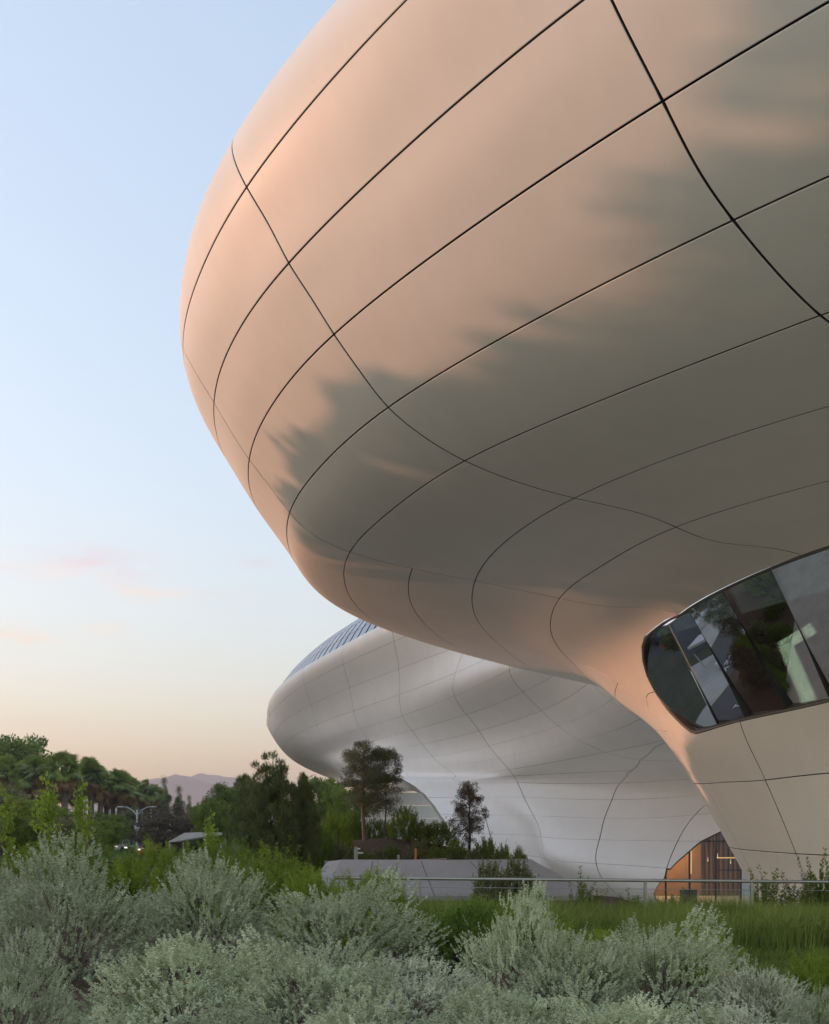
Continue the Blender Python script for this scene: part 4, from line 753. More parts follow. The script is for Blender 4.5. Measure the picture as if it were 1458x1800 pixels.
def place_tree(name, ms, loc, label, group=None, s=1.0, rz=0.0, cat='tree', sz=None):
    o = thing(name, label, cat, loc, rz, group); o.scale = (s, s, sz if sz else s)
    link('crown', ms[0], o); link('trunk', ms[1], o); return o
def at(x, Y): return ((x - 729.0) / 1600.0 * Y, Y)
def zpx(y, Y): return CAM_H + (1455.0 - y) / 1600.0 * Y
# pine with a bare stem on the mound
Y = 40.5; X, _ = at(641, Y); g0 = gh(X, Y); hp = zpx(1288, Y) - g0
pine = tree_meshes(71, hp, (1.0, 1.0, hp * 0.24, hp * 0.98), 150, 150, 0.27, 0.12, 0.020, M['pine'], M['bark_grey'], trunk_r=0.10, base=0.3, limbs=40, updir=0.3, conic=0.15, gap=0.1)
place_tree('pine_tree', pine, (X, Y, g0), 'grey-green pine with a bare lower trunk standing on the mulched mound')
X, _ = at(676, 41.5); place_tree('pine_tree', tree_meshes(72, hp * .93, (0.85, 0.85, hp * .24, hp * .92), 120, 150, 0.26, 0.12, 0.020, M['pine'], M['bark_grey'], trunk_r=0.04, limbs=34, conic=0.1, gap=0.1), (X, 41.6, gh(X, 41.6)), 'slimmer grey-green pine leaning close behind the bare-stemmed one', rz=1.1)
Y = 39.0; X, _ = at(824, Y); g0 = gh(X, Y); hp = zpx(1372, Y) - g0
place_tree('cone_tree', tree_meshes(73, hp, (1.05, 1.05, hp * 0.20, hp * 1.02), 150, 110, 0.19, 0.07, 0.022, M['brownleaf'], M['bark'], trunk_r=0.07, limbs=40, conic=0.62, gap=0.05), (X, Y, g0), 'small dark bronze cone-shaped tree in front of the far museum wing')
# big upright conifer shrubs left of the pine
CON = [tree_meshes(80 + k, 3.6, (1.45, 1.45, 0.05, 3.45), 330, 120, 0.23, 0.15, 0.024, M['conifer'], M['bark'], trunk_r=0.09, limbs=10, updir=1.3, conic=0.38, gap=0.2) for k in range(2)]
for (x, yt, Y, wpx, k, lab) in [(472, 1324, 33.0, 138, 0, 'big dark bushy conifer below the nose of the far museum wing'), (530, 1358, 34.5, 80, 1, 'dark conifer tucked against the right side of the biggest one'), (434, 1360, 35.0, 80, 1, 'dark conifer at the left side of the biggest one')]:
    X, _ = at(x, Y); g0 = gh(X, Y); s = wpx / 1600 * Y / 2 / 1.5; place_tree('conifer', CON[k], (X, Y, g0), lab, 'dark bushy conifers', s=s, sz=(zpx(yt, Y) - g0) / 3.7, rz=x, cat='conifer')
# upright green shrubs on the mound
UPR = [shrub_meshes(90 + k, 2.0, 0.8, 300, 60, 0.11, 0.018, m, upright=0.85, spike=0.4, shootlen=0.6, stem=M['bark'], ang=0.55) for k, m in enumerate((M['fern'], M['fern_dark'], M['broad']))]
BSH = [shrub_meshes(95 + k, 1.4, 0.8, 300, 34, 0.075, 0.042, m, upright=0.5, spike=0.3, shootlen=0.4, stem=M['bark'], ang=0.9) for k, m in enumerate((M['broad'], M['olive']))]
mound = [
 (588, 1412, 38.5, 66, UPR[0], 'bright upright shrub just left of the pine stem'), (618, 1425, 42.0, 50, UPR[1], 'upright shrub right behind the pine stem at its left'),
 (668, 1432, 42.5, 54, UPR[2], 'dark upright shrub just right of the pine stem'), (712, 1412, 41.0, 62, UPR[1], 'tall upright shrub in front of the small left arch'),
 (738, 1438, 40.5, 56, BSH[0], 'leafy shrub under the small left arch'), (772, 1440, 40.2, 64, BSH[0], 'leafy shrub at the left foot of the bronze cone tree'),
 (560, 1440, 36.5, 60, UPR[1], 'upright green shrub at the right foot of the big conifer'), (855, 1468, 37.5, 50, BSH[0], 'low shrub at the right foot of the bronze cone tree'),
 (885, 1480, 36.8, 34, BSH[0], 'small round shrub near the right end of the mound'), (912, 1485, 36.6, 34, BSH[0], 'last small shrub at the right end of the mound'),
 (800, 1472, 38.0, 48, BSH[0], 'low shrub at the left foot of the bronze cone trunk'), (600, 1478, 36.2, 46, BSH[1], 'olive-green low shrub behind the path lamp'),
 (578, 1470, 38.0, 50, BSH[0], 'low green shrub at the left end of the mulched mound'), (690, 1482, 37.6, 38, BSH[0], 'small green shrub on the mulch right of the pine stem'), (640, 1492, 36.6, 34, BSH[0], 'small green tuft just right of the path lamp'), (738, 1476, 38.2, 44, BSH[1], 'olive shrub right behind the orange stake'), (830, 1488, 37.0, 40, BSH[1], 'olive tuft at the front of the bronze cone tree'),
 (665, 1488, 37.2, 40, BSH[1], 'olive tuft on the mulch below the pine'), (765, 1486, 37.0, 44, BSH[0], 'low green tuft on the mulch right of the orange stake'),
 (860, 1506, 23.6, 64, BSH[1], 'thin olive shrub in front of the concrete wall, left one'), (912, 1502, 23.9, 74, BSH[1], 'thin olive shrub in front of the right end of the concrete wall'),
]
for (x, yt, Y, wpx, ms, lab) in mound:
    X, _ = at(x, Y); g0 = gh(X, Y); s = wpx / 1600 * Y / 2 / 0.85; hh = zpx(yt, Y) - g0
    place_shrub('leafy_shrub', ms, (X, Y, g0 - 0.02), lab, 'shrub', 'shrubs on the mound', s=s, sz=hh / (ms[0].name.startswith('x') or (2.1 if ms in UPR else 1.45)) / s)
# young upright plants along the railing
YNG = [shrub_meshes(100 + k, 1.2, 0.22, 14, 130, 0.10, 0.030, M['broad'], upright=0.93, spike=0.9, shootlen=1.1, stem=M['bark'], ang=0.8) for k in range(3)]
for (x, yt, Y, wpx, k, lab) in [(1345, 1512, 17.2, 42, 0, 'young leafy plant just right of the last railing post'), (1385, 1532, 17.4, 36, 1, 'shorter young plant between the railing post and the tall right ones'), (1418, 1505, 17.2, 30, 2, 'slim young plant with upright shoots near the right edge'), (1441, 1490, 17.0, 30, 0, 'tallest young plant at the right edge'), (1462, 1488, 17.1, 30, 1, 'young plant cut by the right edge'),
    (1020, 1520, 17.3, 30, 2, 'young plant with round leaves rising through the railing at the wall end'), (1045, 1552, 17.4, 30, 0, 'low young plant beside the round-leaved one at the railing'), (1105, 1560, 17.5, 40, 1, 'low tuft at the railing under the far museum leg'), (1185, 1558, 17.6, 36, 2, 'low tuft at the railing before the glass entrance')]:
    X, _ = at(x, Y); g0 = gh(X, Y); s = wpx / 1600 * Y / 2 / 0.24; place_shrub('young_plant', YNG[k], (X, Y, g0), lab, 'plant', 'young plants along the railing', s=s, sz=(zpx(yt, Y) - g0) / 1.25 / s)
# broad trees further back
BT = [tree_meshes(110 + k, 10.0, (4.2, 4.2, 2.2, 10.2), 210, 95, 0.85, 0.30, 0.17, m, M['bark'], trunk_r=0.28, limbs=16) for k, m in enumerate((M['broad'], M['olive']))]
BT.append(tree_meshes(115, 10.0, (4.6, 4.6, 1.0, 9.6), 230, 95, 0.9, 0.30, 0.13, M['brownleaf'], M['bark'], trunk_r=0.25, limbs=10, updir=-0.3))
CYP = tree_meshes(118, 10.0, (1.6, 1.6, 0.8, 10.3), 120, 90, 0.6, 0.26, 0.06, M['conifer'], M['bark'], trunk_r=0.16, conic=0.45, limbs=6)
back = [
 (20, 1288, 118, 150, BT[0], 'broad tree rising above the palms at the left edge'), (303, 1412, 70, 122, BT[2], 'round dark brownish tree over the street, right of the lamp post'),
 (372, 1402, 62, 70, BT[0], 'green tree left of the big conifer'), (402, 1376, 95, 90, BT[0], 'green tree in front of the hills, right of the gap'), (345, 1425, 80, 70, BT[1], 'olive-green tree right of the brownish round one'),
 (440, 1378, 110, 70, BT[1], 'olive tree top behind the big conifer'), (560, 1362, 75, 90, BT[0], 'leafy tree under the dark belly of the far wing'), (610, 1380, 70, 80, BT[0], 'leafy tree behind the pine, under the far wing'),
 (232, 1420, 105, 60, BT[1], 'low street tree left of the brownish round one'), (60, 1400, 46, 110, BT[0], 'leafy tree in the lower left under the palms'), (10, 1380, 60, 100, BT[1], 'olive tree at the left edge under the palms'), (175, 1440, 60, 80, BT[0], 'low leafy tree in front of the palm trunks'),
 (195, 1428, 84, 70, BT[0], 'leafy street tree behind the thin poles'), (85, 1415, 52, 100, BT[0], 'green leafy tree under the tallest palm'), (35, 1432, 36, 110, BT[0], 'low green tree just behind the silver shrubs at the left edge'), (150, 1448, 50, 90, BT[0], 'low leafy tree under the skirted palm'),
 (120, 1440, 42, 90, BT[1], 'olive-green low tree behind the tall left silver shrub'),(520, 1400, 60, 60, BT[0], 'leafy tree behind the big conifer, right part'),
]
for (x, yt, Y, wpx, ms, lab) in back:
    X, _ = at(x, Y); g0 = gh(X, Y); s = wpx / 1600 * Y / 2 / 4.3; place_tree('broadleaf_tree', ms, (X, Y, g0), lab, 'broadleaf trees behind the bed', s=s, sz=(zpx(yt, Y) - g0) / 10.2, rz=x * 0.7)
for (x, yt, Y, wpx, lab) in [(289, 1366, 180, 22, 'dark pointed tree in front of the hills, left of a pair'), (315, 1382, 170, 22, 'dark pointed tree in front of the hills, right of a pair'), (333, 1398, 190, 16, 'small dark tree top in front of the hills')]:
    X, _ = at(x, Y); g0 = gh(X, Y); s = wpx / 1600 * Y / 2 / 1.5; place_tree('cypress_tree', CYP, (X, Y, g0), lab, 'pointed dark trees', s=s, sz=(zpx(yt, Y) - g0) / 10.3)
# bright young plane trees
PLN = tree_meshes(120, 5.0, (0.8, 0.8, 1.2, 5.0), 34, 26, 0.34, 0.20, 0.17, M['bright'], M['bark_grey'], trunk_r=0.05, limbs=16, updir=-0.2)
for (x, yt, Y, wpx, lab) in [(80, 1352, 31, 46, 'young tree with large yellow-green leaves before the palms, left one'), (146, 1362, 29, 38, 'young tree with large bright leaves before the palms, right one'), (3, 1372, 30, 40, 'bright young tree at the left edge'), (372, 1418, 27, 30, 'slim young tree with yellowing leaves left of the big conifer')]:
    X, _ = at(x, Y); g0 = gh(X, Y); s = wpx / 1600 * Y / 2 / 0.85; place_tree('young_tree', PLN, (X, Y, g0), lab, 'bright young trees', s=s, sz=(zpx(yt, Y) - g0) / 5.1, rz=x)

# ------------------------------------------------------------------ palms
def palm_meshes(seed, h):
    rng = np.random.default_rng(seed); mb = MB()
    mb.tube([(0, 0, -0.3), (0, 0, 0.3), (0.05, 0, h * 0.4), (0.1, 0.03, h * 0.75), (0.1, 0, h)], [0.46, 0.36, 0.30, 0.28, 0.30], 10)
    for k in range(int(h * 5)):
        z = 0.4 + k * 0.2; mb.tube([(0.06, 0, z), (0.06, 0, z + 0.08)], [0.335 + rng.uniform(-.01, .02), 0.30], 10, False)
    tr = mesh('trunk', mb.v, mb.f, M['bark_grey'], True)
    def fans(n, e0, e1, L, fr, droop):
        Q = []
        for i in range(n):
            a = rng.uniform(0, 6.28); e = rng.uniform(e0, e1); d = np.array([math.cos(a) * math.cos(e), math.sin(a) * math.cos(e), math.sin(e)])
            l = L * rng.uniform(.45, 1.3); c0 = np.array([0.1, 0, h - 0.15 + rng.uniform(-.35, .25)]); hub = c0 + d * l + np.array([0, 0, -droop * l * l * 0.25])
            s = nrm(np.cross(d, [0, 0, 1.0])); up = np.cross(s, d); rr = rng.uniform(-1.25, 1.25); s, up = s * math.cos(rr) + up * math.sin(rr), up * math.cos(rr) - s * math.sin(rr); w = s * 0.022
            Q.append([c0 - w, c0 + w, hub + w * .6, hub - w * .6])
            for b in np.linspace(-1.3, 1.3, 21):
                bd = nrm(d * math.cos(b) + s * math.sin(b) + np.array([0, 0, -0.12])); bl = fr * (1 - 0.22 * abs(b)) * rng.uniform(.85, 1.1)
                sd = nrm(np.cross(bd, up)) * 0.040 * fr; m1 = hub + bd * bl * 0.6; tip = hub + bd * bl + np.array([0, 0, -0.22 * bl * (0.5 + droop)])
                Q.append([hub - sd * .3, hub + sd * .3, m1 + sd, m1 - sd]); Q.append([m1 - sd, m1 + sd, tip + sd * .1, tip - sd * .1])
        return np.array(Q)
    cr = quads_mesh('crown', fans(52, -0.75, 1.45, 1.0, 1.15, 0.35), M['palm'])
    sk = quads_mesh('skirt', fans(30, -1.45, -0.8, 1.3, 0.9, 0.9), M['deadfrond'])
    return tr, cr, sk
PALM = [palm_meshes(200 + k, 9.0) for k in range(3)]
palms = [(8, 1322, 98, 'palm at the left edge of the street row'), (60, 1318, 96, 'second palm from the left edge, before the broad tree'), (115, 1312, 92, 'tallest palm crown of the row, with a thick grey trunk'),
 (160, 1326, 100, 'palm just right of the tallest one, brown skirt hanging low'), (186, 1362, 118, 'lower palm between the skirted palm and the slender one'), (211, 1344, 116, 'slender palm standing free against the sky'),
 (234, 1358, 128, 'palm right of the slender one'), (254, 1364, 140, 'palm near the right end of the street row'), (270, 1372, 160, 'last palm of the street row before the hills'), (283, 1382, 180, 'small far palm at the end of the row'),
 (222, 1376, 150, 'far palm filling the gap behind the slender one'), (90, 1345, 118, 'far palm behind the tallest one, left'), (30, 1350, 120, 'far palm under the broad tree'), (137, 1352, 125, 'far palm behind the tallest one, right'), (246, 1380, 170, 'far palm behind the lamp post'),
 (38, 1330, 104, 'palm crown wedged between the two leftmost palms'), (84, 1330, 108, 'palm crown just left of the tallest one'), (142, 1335, 112, 'palm crown touching the right side of the tallest one'), (176, 1345, 112, 'palm right of the skirted palm'), (198, 1358, 132, 'palm crown left of the slender palm'), (262, 1376, 165, 'far palm between the last two big ones'), (226, 1362, 138, 'palm crown close behind the slender one at its right'), (16, 1345, 112, 'lower palm near the left edge')]
for i, (x, yt, Y, lab) in enumerate(palms):
    X, _ = at(x, Y); g0 = gh(X, Y); hh = zpx(yt, Y) - g0; o = thing('palm_tree', lab, 'palm', (X, Y, g0), i * 1.7, 'palms along the street')
    s = hh / 11.1; o.scale = (s * 1.08, s * 1.08, s)
    for nm, me in zip(('trunk', 'crown', 'skirt'), PALM[i % 3]): link(nm, me, o)
# trees standing left of the picture whose shade falls across the museum
SH = tree_meshes(130, 16.0, (5.0, 5.0, 1.0, 16.2), 330, 70, 1.2, 0.62, 0.42, M['broad'], M['bark'], trunk_r=0.4, limbs=16, gap=0.0)
shade = [(-84, 17, 26), (-86, 22.5, 25), (-85, 25.5, 21.5), (-84, 30.0, 16.8), (-87, 32.5, 16.2), (-84, 35.0, 16.0), (-86, 37.5, 16.6), (-84, 40.0, 15.8), (-87, 42.5, 16.2), (-83, 44.5, 15.6), (-83, 47.8, 12.6), (-86, 49.8, 12.0), (-85, 10, 26), (-88, 2, 25), (-92, 19, 26), (-94, 34, 15.8), (-93, 38, 16.0), (-94, 43, 15.8), (-80, 31.5, 15.0), (-80, 34.5, 14.6), (-80, 37.0, 14.8), (-80, 39.5, 14.4), (-80, 42.0, 14.8), (-80, 44.5, 14.2), (-80, 46.2, 13.6), (-82, 36.6, 16.2), (-82, 38.9, 16.4), (-82, 41.4, 16.0), (-78, 35.6, 14.9), (-78, 40.3, 14.9), (-78, 37.8, 14.7)]
shade += [(-96, 66 + 6.2 * k, h) for k, h in enumerate((15, 22, 24, 21, 20, 27, 29, 30, 30.5, 31.5, 32, 33, 33, 33, 30, 30, 30, 30, 30, 30))]
shade += [(-106, 90 + 9 * k, h) for k, h in enumerate((23, 26, 28, 29, 30, 30, 30, 30, 30, 30, 30))]
for i, (x, y, h) in enumerate(shade):
    s = h / 16.2; o = place_tree('shade_tree', SH, (x, y, -1.0), 'tall broadleaf tree standing left of the view, shading the museum', 'shade trees left of the view', s=max(0.62, min(1.0, s)), sz=s, rz=i * 1.3)

# ------------------------------------------------------------------ street
M['asphalt'] = mat('asphalt', (0.05, 0.05, 0.052), 0.9, 0.3, var=0.2, vscale=2)
r0, r1 = Vector((-22, 60, 0)), Vector((-300, 1000, 0)); rd = (r1 - r0).normalized(); rs = Vector((-rd.y, rd.x, 0))
vs = []; fs = []
for k in range(25):
    p = r0.lerp(r1, (k / 24) ** 1.6)
    for sgn_ in (-8, 8): q = p + rs * sgn_; vs.append((q.x, q.y, gh(q.x, q.y) + 0.02))
for k in range(24): fs.append((2 * k, 2 * k + 2, 2 * k + 3, 2 * k + 1))
tag(obj('street', vs, fs, M['asphalt']), kind='structure')
M['pole'] = mat('galvanised_pole', (0.55, 0.57, 0.58), 0.45, 0.5, metal=0.3)
def street_lamp(x, ytop, Y, arm, lab, both=False):
    X, _ = at(x, Y); g0 = gh(X, Y); h = zpx(ytop, Y) - g0; o = thing('street_lamp', lab, 'street lamp', (X, Y, g0), 0, 'street lamps')
    mb = MB(); mb.tube([(0, 0, 0), (0, 0, h)], [0.14, 0.09], 8); mb.build('pole', M['pole'], o)
    mb = MB(); mb.box(-0.22, 0.22, -0.18, 0.18, h - 2.0, h - 1.3); mb.build('cabinet', M['pole'], o)
    for sg in ((1, -1) if both else (1,)):
        a = arm * sg; mb = MB(); mb.tube([(0, 0, h - 0.6), (a * 0.3, 0, h - 0.05), (a * 0.7, 0, h + 0.3), (a, 0, h + 0.32)], [0.06, 0.05, 0.045, 0.04], 6); mb.build('arm', M['pole'], o)
        mb = MB(); mb.box(min(a, a * 1.35), max(a, a * 1.35), -0.13, 0.13, h + 0.28, h + 0.40); mb.build('lamp_head', M['pole'], o)
street_lamp(241, 1424, 95, 1.5, 'tall double-armed street lamp pole left of the brownish round tree', True)
street_lamp(19, 1420, 80, 1.2, 'pale street lamp pole near the left edge')
for (x, yt, Y, lab) in [(168, 1440, 110, 'plain grey pole behind the left palm trunks'), (186, 1436, 115, 'thin grey pole left of the traffic signal'), (217, 1452, 120, 'short grey sign pole right of the traffic signal')]:
    X, _ = at(x, Y); g0 = gh(X, Y); o = thing('street_pole', lab, 'pole', (X, Y, g0), 0, 'street poles'); mb = MB(); mb.tube([(0, 0, 0), (0, 0, zpx(yt, Y) - g0)], 0.10, 8); mb.build('pole', M['pole'], o)
    if x == 217:
        mb = MB(); hh = zpx(yt, Y) - g0; mb.box(-0.5, 0.5, -0.13, -0.10, hh - 1.6, hh - 0.6); mb.build('sign_plate', mat('white_sign', (0.7, 0.7, 0.68), 0.5), o)
def emit(name, col, st):
    m = bpy.data.materials.new(name); m.use_nodes = True; b = m.node_tree.nodes['Principled BSDF']; b.inputs['Base Color'].default_value = (*col, 1); b.inputs['Emission Color'].default_value = (*col, 1); b.inputs['Emission Strength'].default_value = st; return m
M['red'] = emit('red_signal', (1.0, 0.06, 0.03), 1.0); M['black'] = mat('black_housing', (0.02, 0.02, 0.022), 0.5)
def signal(x, ytop, Y, lab, arm=None):
    X, _ = at(x, Y); g0 = gh(X, Y); h = zpx(ytop, Y) - g0; o = thing('traffic_signal', lab, 'traffic light', (X, Y, g0), 0, 'traffic signals')
    mb = MB(); mb.tube([(0, 0.25, 0), (0, 0.25, h + 0.3)], 0.07, 8)
    if arm: mb.tube([(0, 0.25, h), (arm, 0.25, h + 0.35)], 0.06, 6)
    mb.build('pole', M['pole'], o)
    mb = MB(); mb.box(-0.28, 0.28, -0.12, 0.15, h - 1.3, h); mb.build('housing', M['black'], o)
    for k in range(3):
        mb = MB(); zc = h - 0.28 - k * 0.38; mb.tube([(0, -0.15, zc), (0, -0.125, zc)], 0.16, 12); mb.build('red_light' if k == 0 else 'dark_light', M['red'] if k == 0 else M['black'], o)
signal(197, 1458, 105, 'traffic signal showing red over the street', 4.5)
signal(194, 1468, 112, 'smaller traffic signal showing red below the first')
M['carglass'] = mat('car_glass', (0.02, 0.025, 0.03), 0.1, 0.6); M['tyre'] = mat('tyre', (0.02, 0.02, 0.02), 0.8); M['headlamp'] = emit('head_lamp', (1.0, 0.95, 0.85), 0.7)
def car(x, Y, rz, col, lab):
    X, _ = at(x, Y); o = thing('car', lab, 'car', (X, Y, gh(X, Y) + 0.03), rz, 'cars on the street'); m = mat('car_paint', col, 0.3, 0.6)
    pr = [(-2.15, 0.35), (-2.2, 0.75), (-1.3, 0.95), (-0.75, 1.42), (0.75, 1.45), (1.55, 1.0), (2.15, 0.85), (2.2, 0.35)]
    vs = []; fs = []
    for sy, in_ in ((-0.88, 0), (0.88, 0)):
        for (a, b) in pr: vs.append((a, sy * (0.86 if b > 1.1 else 1.0), b))
    k = len(pr); fs = [tuple(range(k)), tuple(range(2 * k - 1, k - 1, -1))] + [(i, i + k, (i + 1) % k + k, (i + 1) % k) for i in range(k)]
    obj('body', vs, fs, m, o)
    for sg in (-1, 1):
        q = [(-1.15, sg * 0.885, 1.0), (-0.7, sg * 0.80, 1.36), (0.7, sg * 0.80, 1.38), (1.35, sg * 0.885, 1.02)]; obj('side_window', [(a, b + sg * .012, c) for a, b, c in q], [(0, 1, 2, 3)], M['carglass'], o)
        for wx in (-1.35, 1.35):
            mb = MB(); mb.tube([(wx, sg * 0.70, 0.33), (wx, sg * 0.92, 0.33)], 0.33, 14); mb.build('wheel', M['tyre'], o)
        mb = MB(); mb.box(-2.24, -2.16, sg * 0.62 - 0.18, sg * 0.62 + 0.18, 0.62, 0.76); mb.build('headlight', M['headlamp'], o)
    obj('windscreen', [(-1.27, -0.74, 0.985), (-1.27, 0.74, 0.985), (-0.78, 0.68, 1.42), (-0.78, -0.68, 1.42)], [(0, 1, 2, 3)], M['carglass'], o)
car(214, 108, R(76), (0.7, 0.7, 0.72), 'white car with lit headlamps on the street'); car(248, 100, R(80), (0.05, 0.05, 0.06), 'dark car in the street right of the white one'); car(273, 92, R(80), (0.55, 0.10, 0.03), 'orange-red car low in the street gap'); car(262, 116, R(78), (0.3, 0.3, 0.32), 'grey car behind the orange-red one')
# pale tent roof and building in the distance
X, _ = at(336, 55); g0 = gh(X, 55); t = thing('tent', 'white pitched canopy roof under the brownish round tree', 'tent', (X, 55, g0)); M['canvas'] = mat('white_canvas', (0.5, 0.49, 0.47), 0.7, var=0.06, vscale=1)
z1, z0 = zpx(1464, 55) - g0, zpx(1479, 55) - g0
obj('roof', [(-0.95, -1.6, z0), (0.0, -1.6, z1), (1.5, -1.6, z1), (1.5, 1.8, z1), (0, 1.8, z1), (-0.95, 1.8, z0), (-0.95, -1.6, z0 - .05), (1.5, -1.6, z1 - .16), (1.5, 1.8, z1 - .16), (-0.95, 1.8, z0 - .05)], [(0, 1, 4, 5), (1, 2, 3, 4), (6, 7, 2, 1, 0), (7, 8, 3, 2), (9, 6, 0, 5), (8, 9, 5, 4, 3)], M['canvas'], t)
for a in (-0.9, 1.45):
    for b in (-1.5, 1.7): mb = MB(); mb.tube([(a, b, 0), (a, b, z0 - 0.1)], 0.04, 6); mb.build('leg', M['pole'], t)
Y = 210; X, _ = at(193, Y); g0 = gh(X, Y); b_ = thing('apartment_block', 'pale flat-roofed building far down the street behind the palms', 'building', (X, Y, g0)); zt = zpx(1428, Y) - g0
mb = MB(); mb.box(-4.5, 4.5, 0, 12, 0, zt); mb.build('wall', mat('pale_render', (0.55, 0.52, 0.47), 0.85, var=0.06, vscale=.5), b_); mb = MB(); mb.box(-4.7, 4.7, -0.2, 12.2, zt + 0.003, zt + 0.4); mb.build('parapet', M['pole'], b_)
for kx in range(4):
    for kz in range(2): mb = MB(); mb.box(-3.8 + kx * 2.1, -2.5 + kx * 2.1, -0.06, 0.1, zt - 2.4 - kz * 3.0, zt - 1.0 - kz * 3.0); mb.build('window', M['carglass'], b_)
# ------------------------------------------------------------------ hills
vs = []; fs = []; nxh = 70; nyh = 14; M['hill'] = mat('chaparral_hill', (0.10, 0.085, 0.06), 0.95, 0.1, col2=(0.16, 0.13, 0.10), vscale=0.01)
def ridge(x, y, y0, zr, s):
    d = (y - y0) / 350.0; return max(-8.0, zr * math.exp(-d * d) * (0.86 + 0.28 * noise.noise((x * s, y * s * 0.6, y0)) + 0.10 * noise.noise((x * s * 3.7, y * s * 3.1, 1.0))) - 6)
for (y0, pxs, nm) in ((2500, [(150, 1392), (275, 1372), (310, 1361), (335, 1366), (375, 1378), (420, 1392), (480, 1405)], 'near'), (3000, [(150, 1385), (280, 1368), (320, 1372), (352, 1359), (385, 1364), (420, 1368), (500, 1385)], 'far')):
    vs = []; fs = []
    for i in range(nxh + 1):
        xp = 150 + (350) * i / nxh; yt = np.interp(xp, [a for a, b in pxs], [b for a, b in pxs]); zr = CAM_H + (1455 - yt) / 1600 * y0 + 6
        for j in range(nyh + 1):
            y = y0 - 420 + 720 * j / nyh; x = (xp - 729) / 1600 * y0; d = (y - y0) / 190.0
            rel = math.exp(-d * d); vs.append((x, y, -8 + (zr + 2) * rel * (1 + 0.10 * (1 - rel) * noise.noise((x * .02, y * .008, y0)) + 0.02 * noise.noise((x * .03, 0, y0)))))
    for i in range(nxh):
        for j in range(nyh): fs.append((i * (nyh + 1) + j, (i + 1) * (nyh + 1) + j, (i + 1) * (nyh + 1) + j + 1, i * (nyh + 1) + j + 1))
    tag(obj('hills', vs, fs, M['hill'], smooth=True), kind='structure')

# ------------------------------------------------------------------ glazed entrance under the far arch (part of the far wing)
def onpx(x, y, Y): return Vector(((x - 729) / 1600 * Y, Y, CAM_H + (1455 - y) / 1600 * Y))
ent = link('glazed_entrance', None, far)
YG = 70.0; FL = -3.96
ARC = [(1120, 1610), (1152, 1566), (1168, 1544), (1187, 1518), (1212, 1496), (1230, 1480), (1262, 1458), (1300, 1440), (1345, 1428), (1370, 1425)]
AX = [onpx(a, b, YG).x - 0.25 for a, b in ARC]; AZ = [onpx(a, b, YG).z + 0.25 for a, b in ARC]
ztop = lambda x: float(np.interp(x, AX, AZ))
mx_ = [onpx(x, 1500, YG).x for x in (1146, 1171, 1213, 1259, 1303, 1350)]; xl, xr = mx_[0], mx_[-1]
ztr = onpx(0, 1479, YG).z
for i in range(len(mx_) - 1):
    for lo_, hi_ in ((FL, ztr), (ztr, 99)):
        xs_ = np.linspace(mx_[i] + 0.05, mx_[i + 1] - 0.05, 7); up_ = [min(hi_ - 0.05, ztop(x)) for x in xs_]
        if max(up_) <= lo_ + 0.1: continue
        pl = [(x, YG, max(lo_ + 0.05, z)) for x, z in zip(xs_, up_)]; bt = [(x, YG, lo_ + 0.05) for x in xs_]; m7 = 7
        obj('glass_pane', bt + pl, [(k, k + 1, k + 1 + m7, k + m7) for k in range(6)], M['glass_clear'], ent)
for x in mx_[1:]:
    mb = MB(); mb.box(x - 0.05, x + 0.05, YG - 0.05, YG + 0.14, FL, ztop(x) - 0.02); mb.build('mullion', M['mullion'], ent)
xt0 = float(np.interp(ztr, AZ, AX)); mb = MB(); mb.box(xt0, xr, YG - 0.04, YG + 0.12, ztr - 0.045, ztr + 0.045); mb.build('transom', M['mullion'], ent)
mb = MB(); mb.box(mx_[3] + 0.06, mx_[4] - 0.06, YG - 0.03, YG + 0.1, FL + 2.55, FL + 2.63); mb.build('door_rail', M['mullion'], ent)
zt_ = [FL, ztr, onpx(0, 1470, 75).z]
M['amber'] = mat('amber_wall', (0.30, 0.165, 0.075), 0.6, var=0.1, vscale=1.5)
M['walnut'] = mat('walnut_fin', (0.22, 0.115, 0.05), 0.55, var=0.3, vscale=4, stretch=(1, 1, 0.1))
mb = MB(); mb.box(xl - 1, onpx(1233, 1500, YG + 8).x, YG + 8, YG + 8.2, FL, zt_[2] + 0.5); mb.build('lobby_wall', M['amber'], ent)
mb = MB(); mb.box(xl - 1.2, xl - 1, YG + 6.0, YG + 8.2, FL, zt_[2] + 0.5); mb.build('lobby_side', M['amber'], ent)
mb = MB(); mb.box(xl - 2, xr + 1, YG + 0.3, YG + 12, FL - 0.2, FL - 0.004); mb.build('lobby_floor', M['pave'], ent)
mb = MB(); mb.box(xl - 2, xr + 1, YG + 6.0, YG + 12, zt_[2] + 0.4, zt_[2] + 0.6); mb.build('lobby_ceiling', M['walnut'], ent)
xa, xb = onpx(1233, 1500, YG + 8.2).x, xr + 1; nf = 26
for i in range(nf):
    x = xa + (xb - xa) * i / nf; mb = MB(); mb.box(x, x + 0.12, YG + 8.2 + 0.1 * (i % 3), YG + 8.7, FL, zt_[2] + 0.4); mb.build('timber_fin', M['walnut'], ent)
mb = MB(); mb.box(xa, xb, YG + 8.8, YG + 8.9, FL, zt_[2] + 0.4); mb.build('lobby_back', M['walnut'], ent)
mb = MB(); mb.box(xa + 0.2, xa + 5.0, YG + 4.3, YG + 4.7, FL + 3.35, FL + 3.42); mb.build('lit_shelf', emit('warm_strip', (1.0, 0.62, 0.25), 0.5), ent)
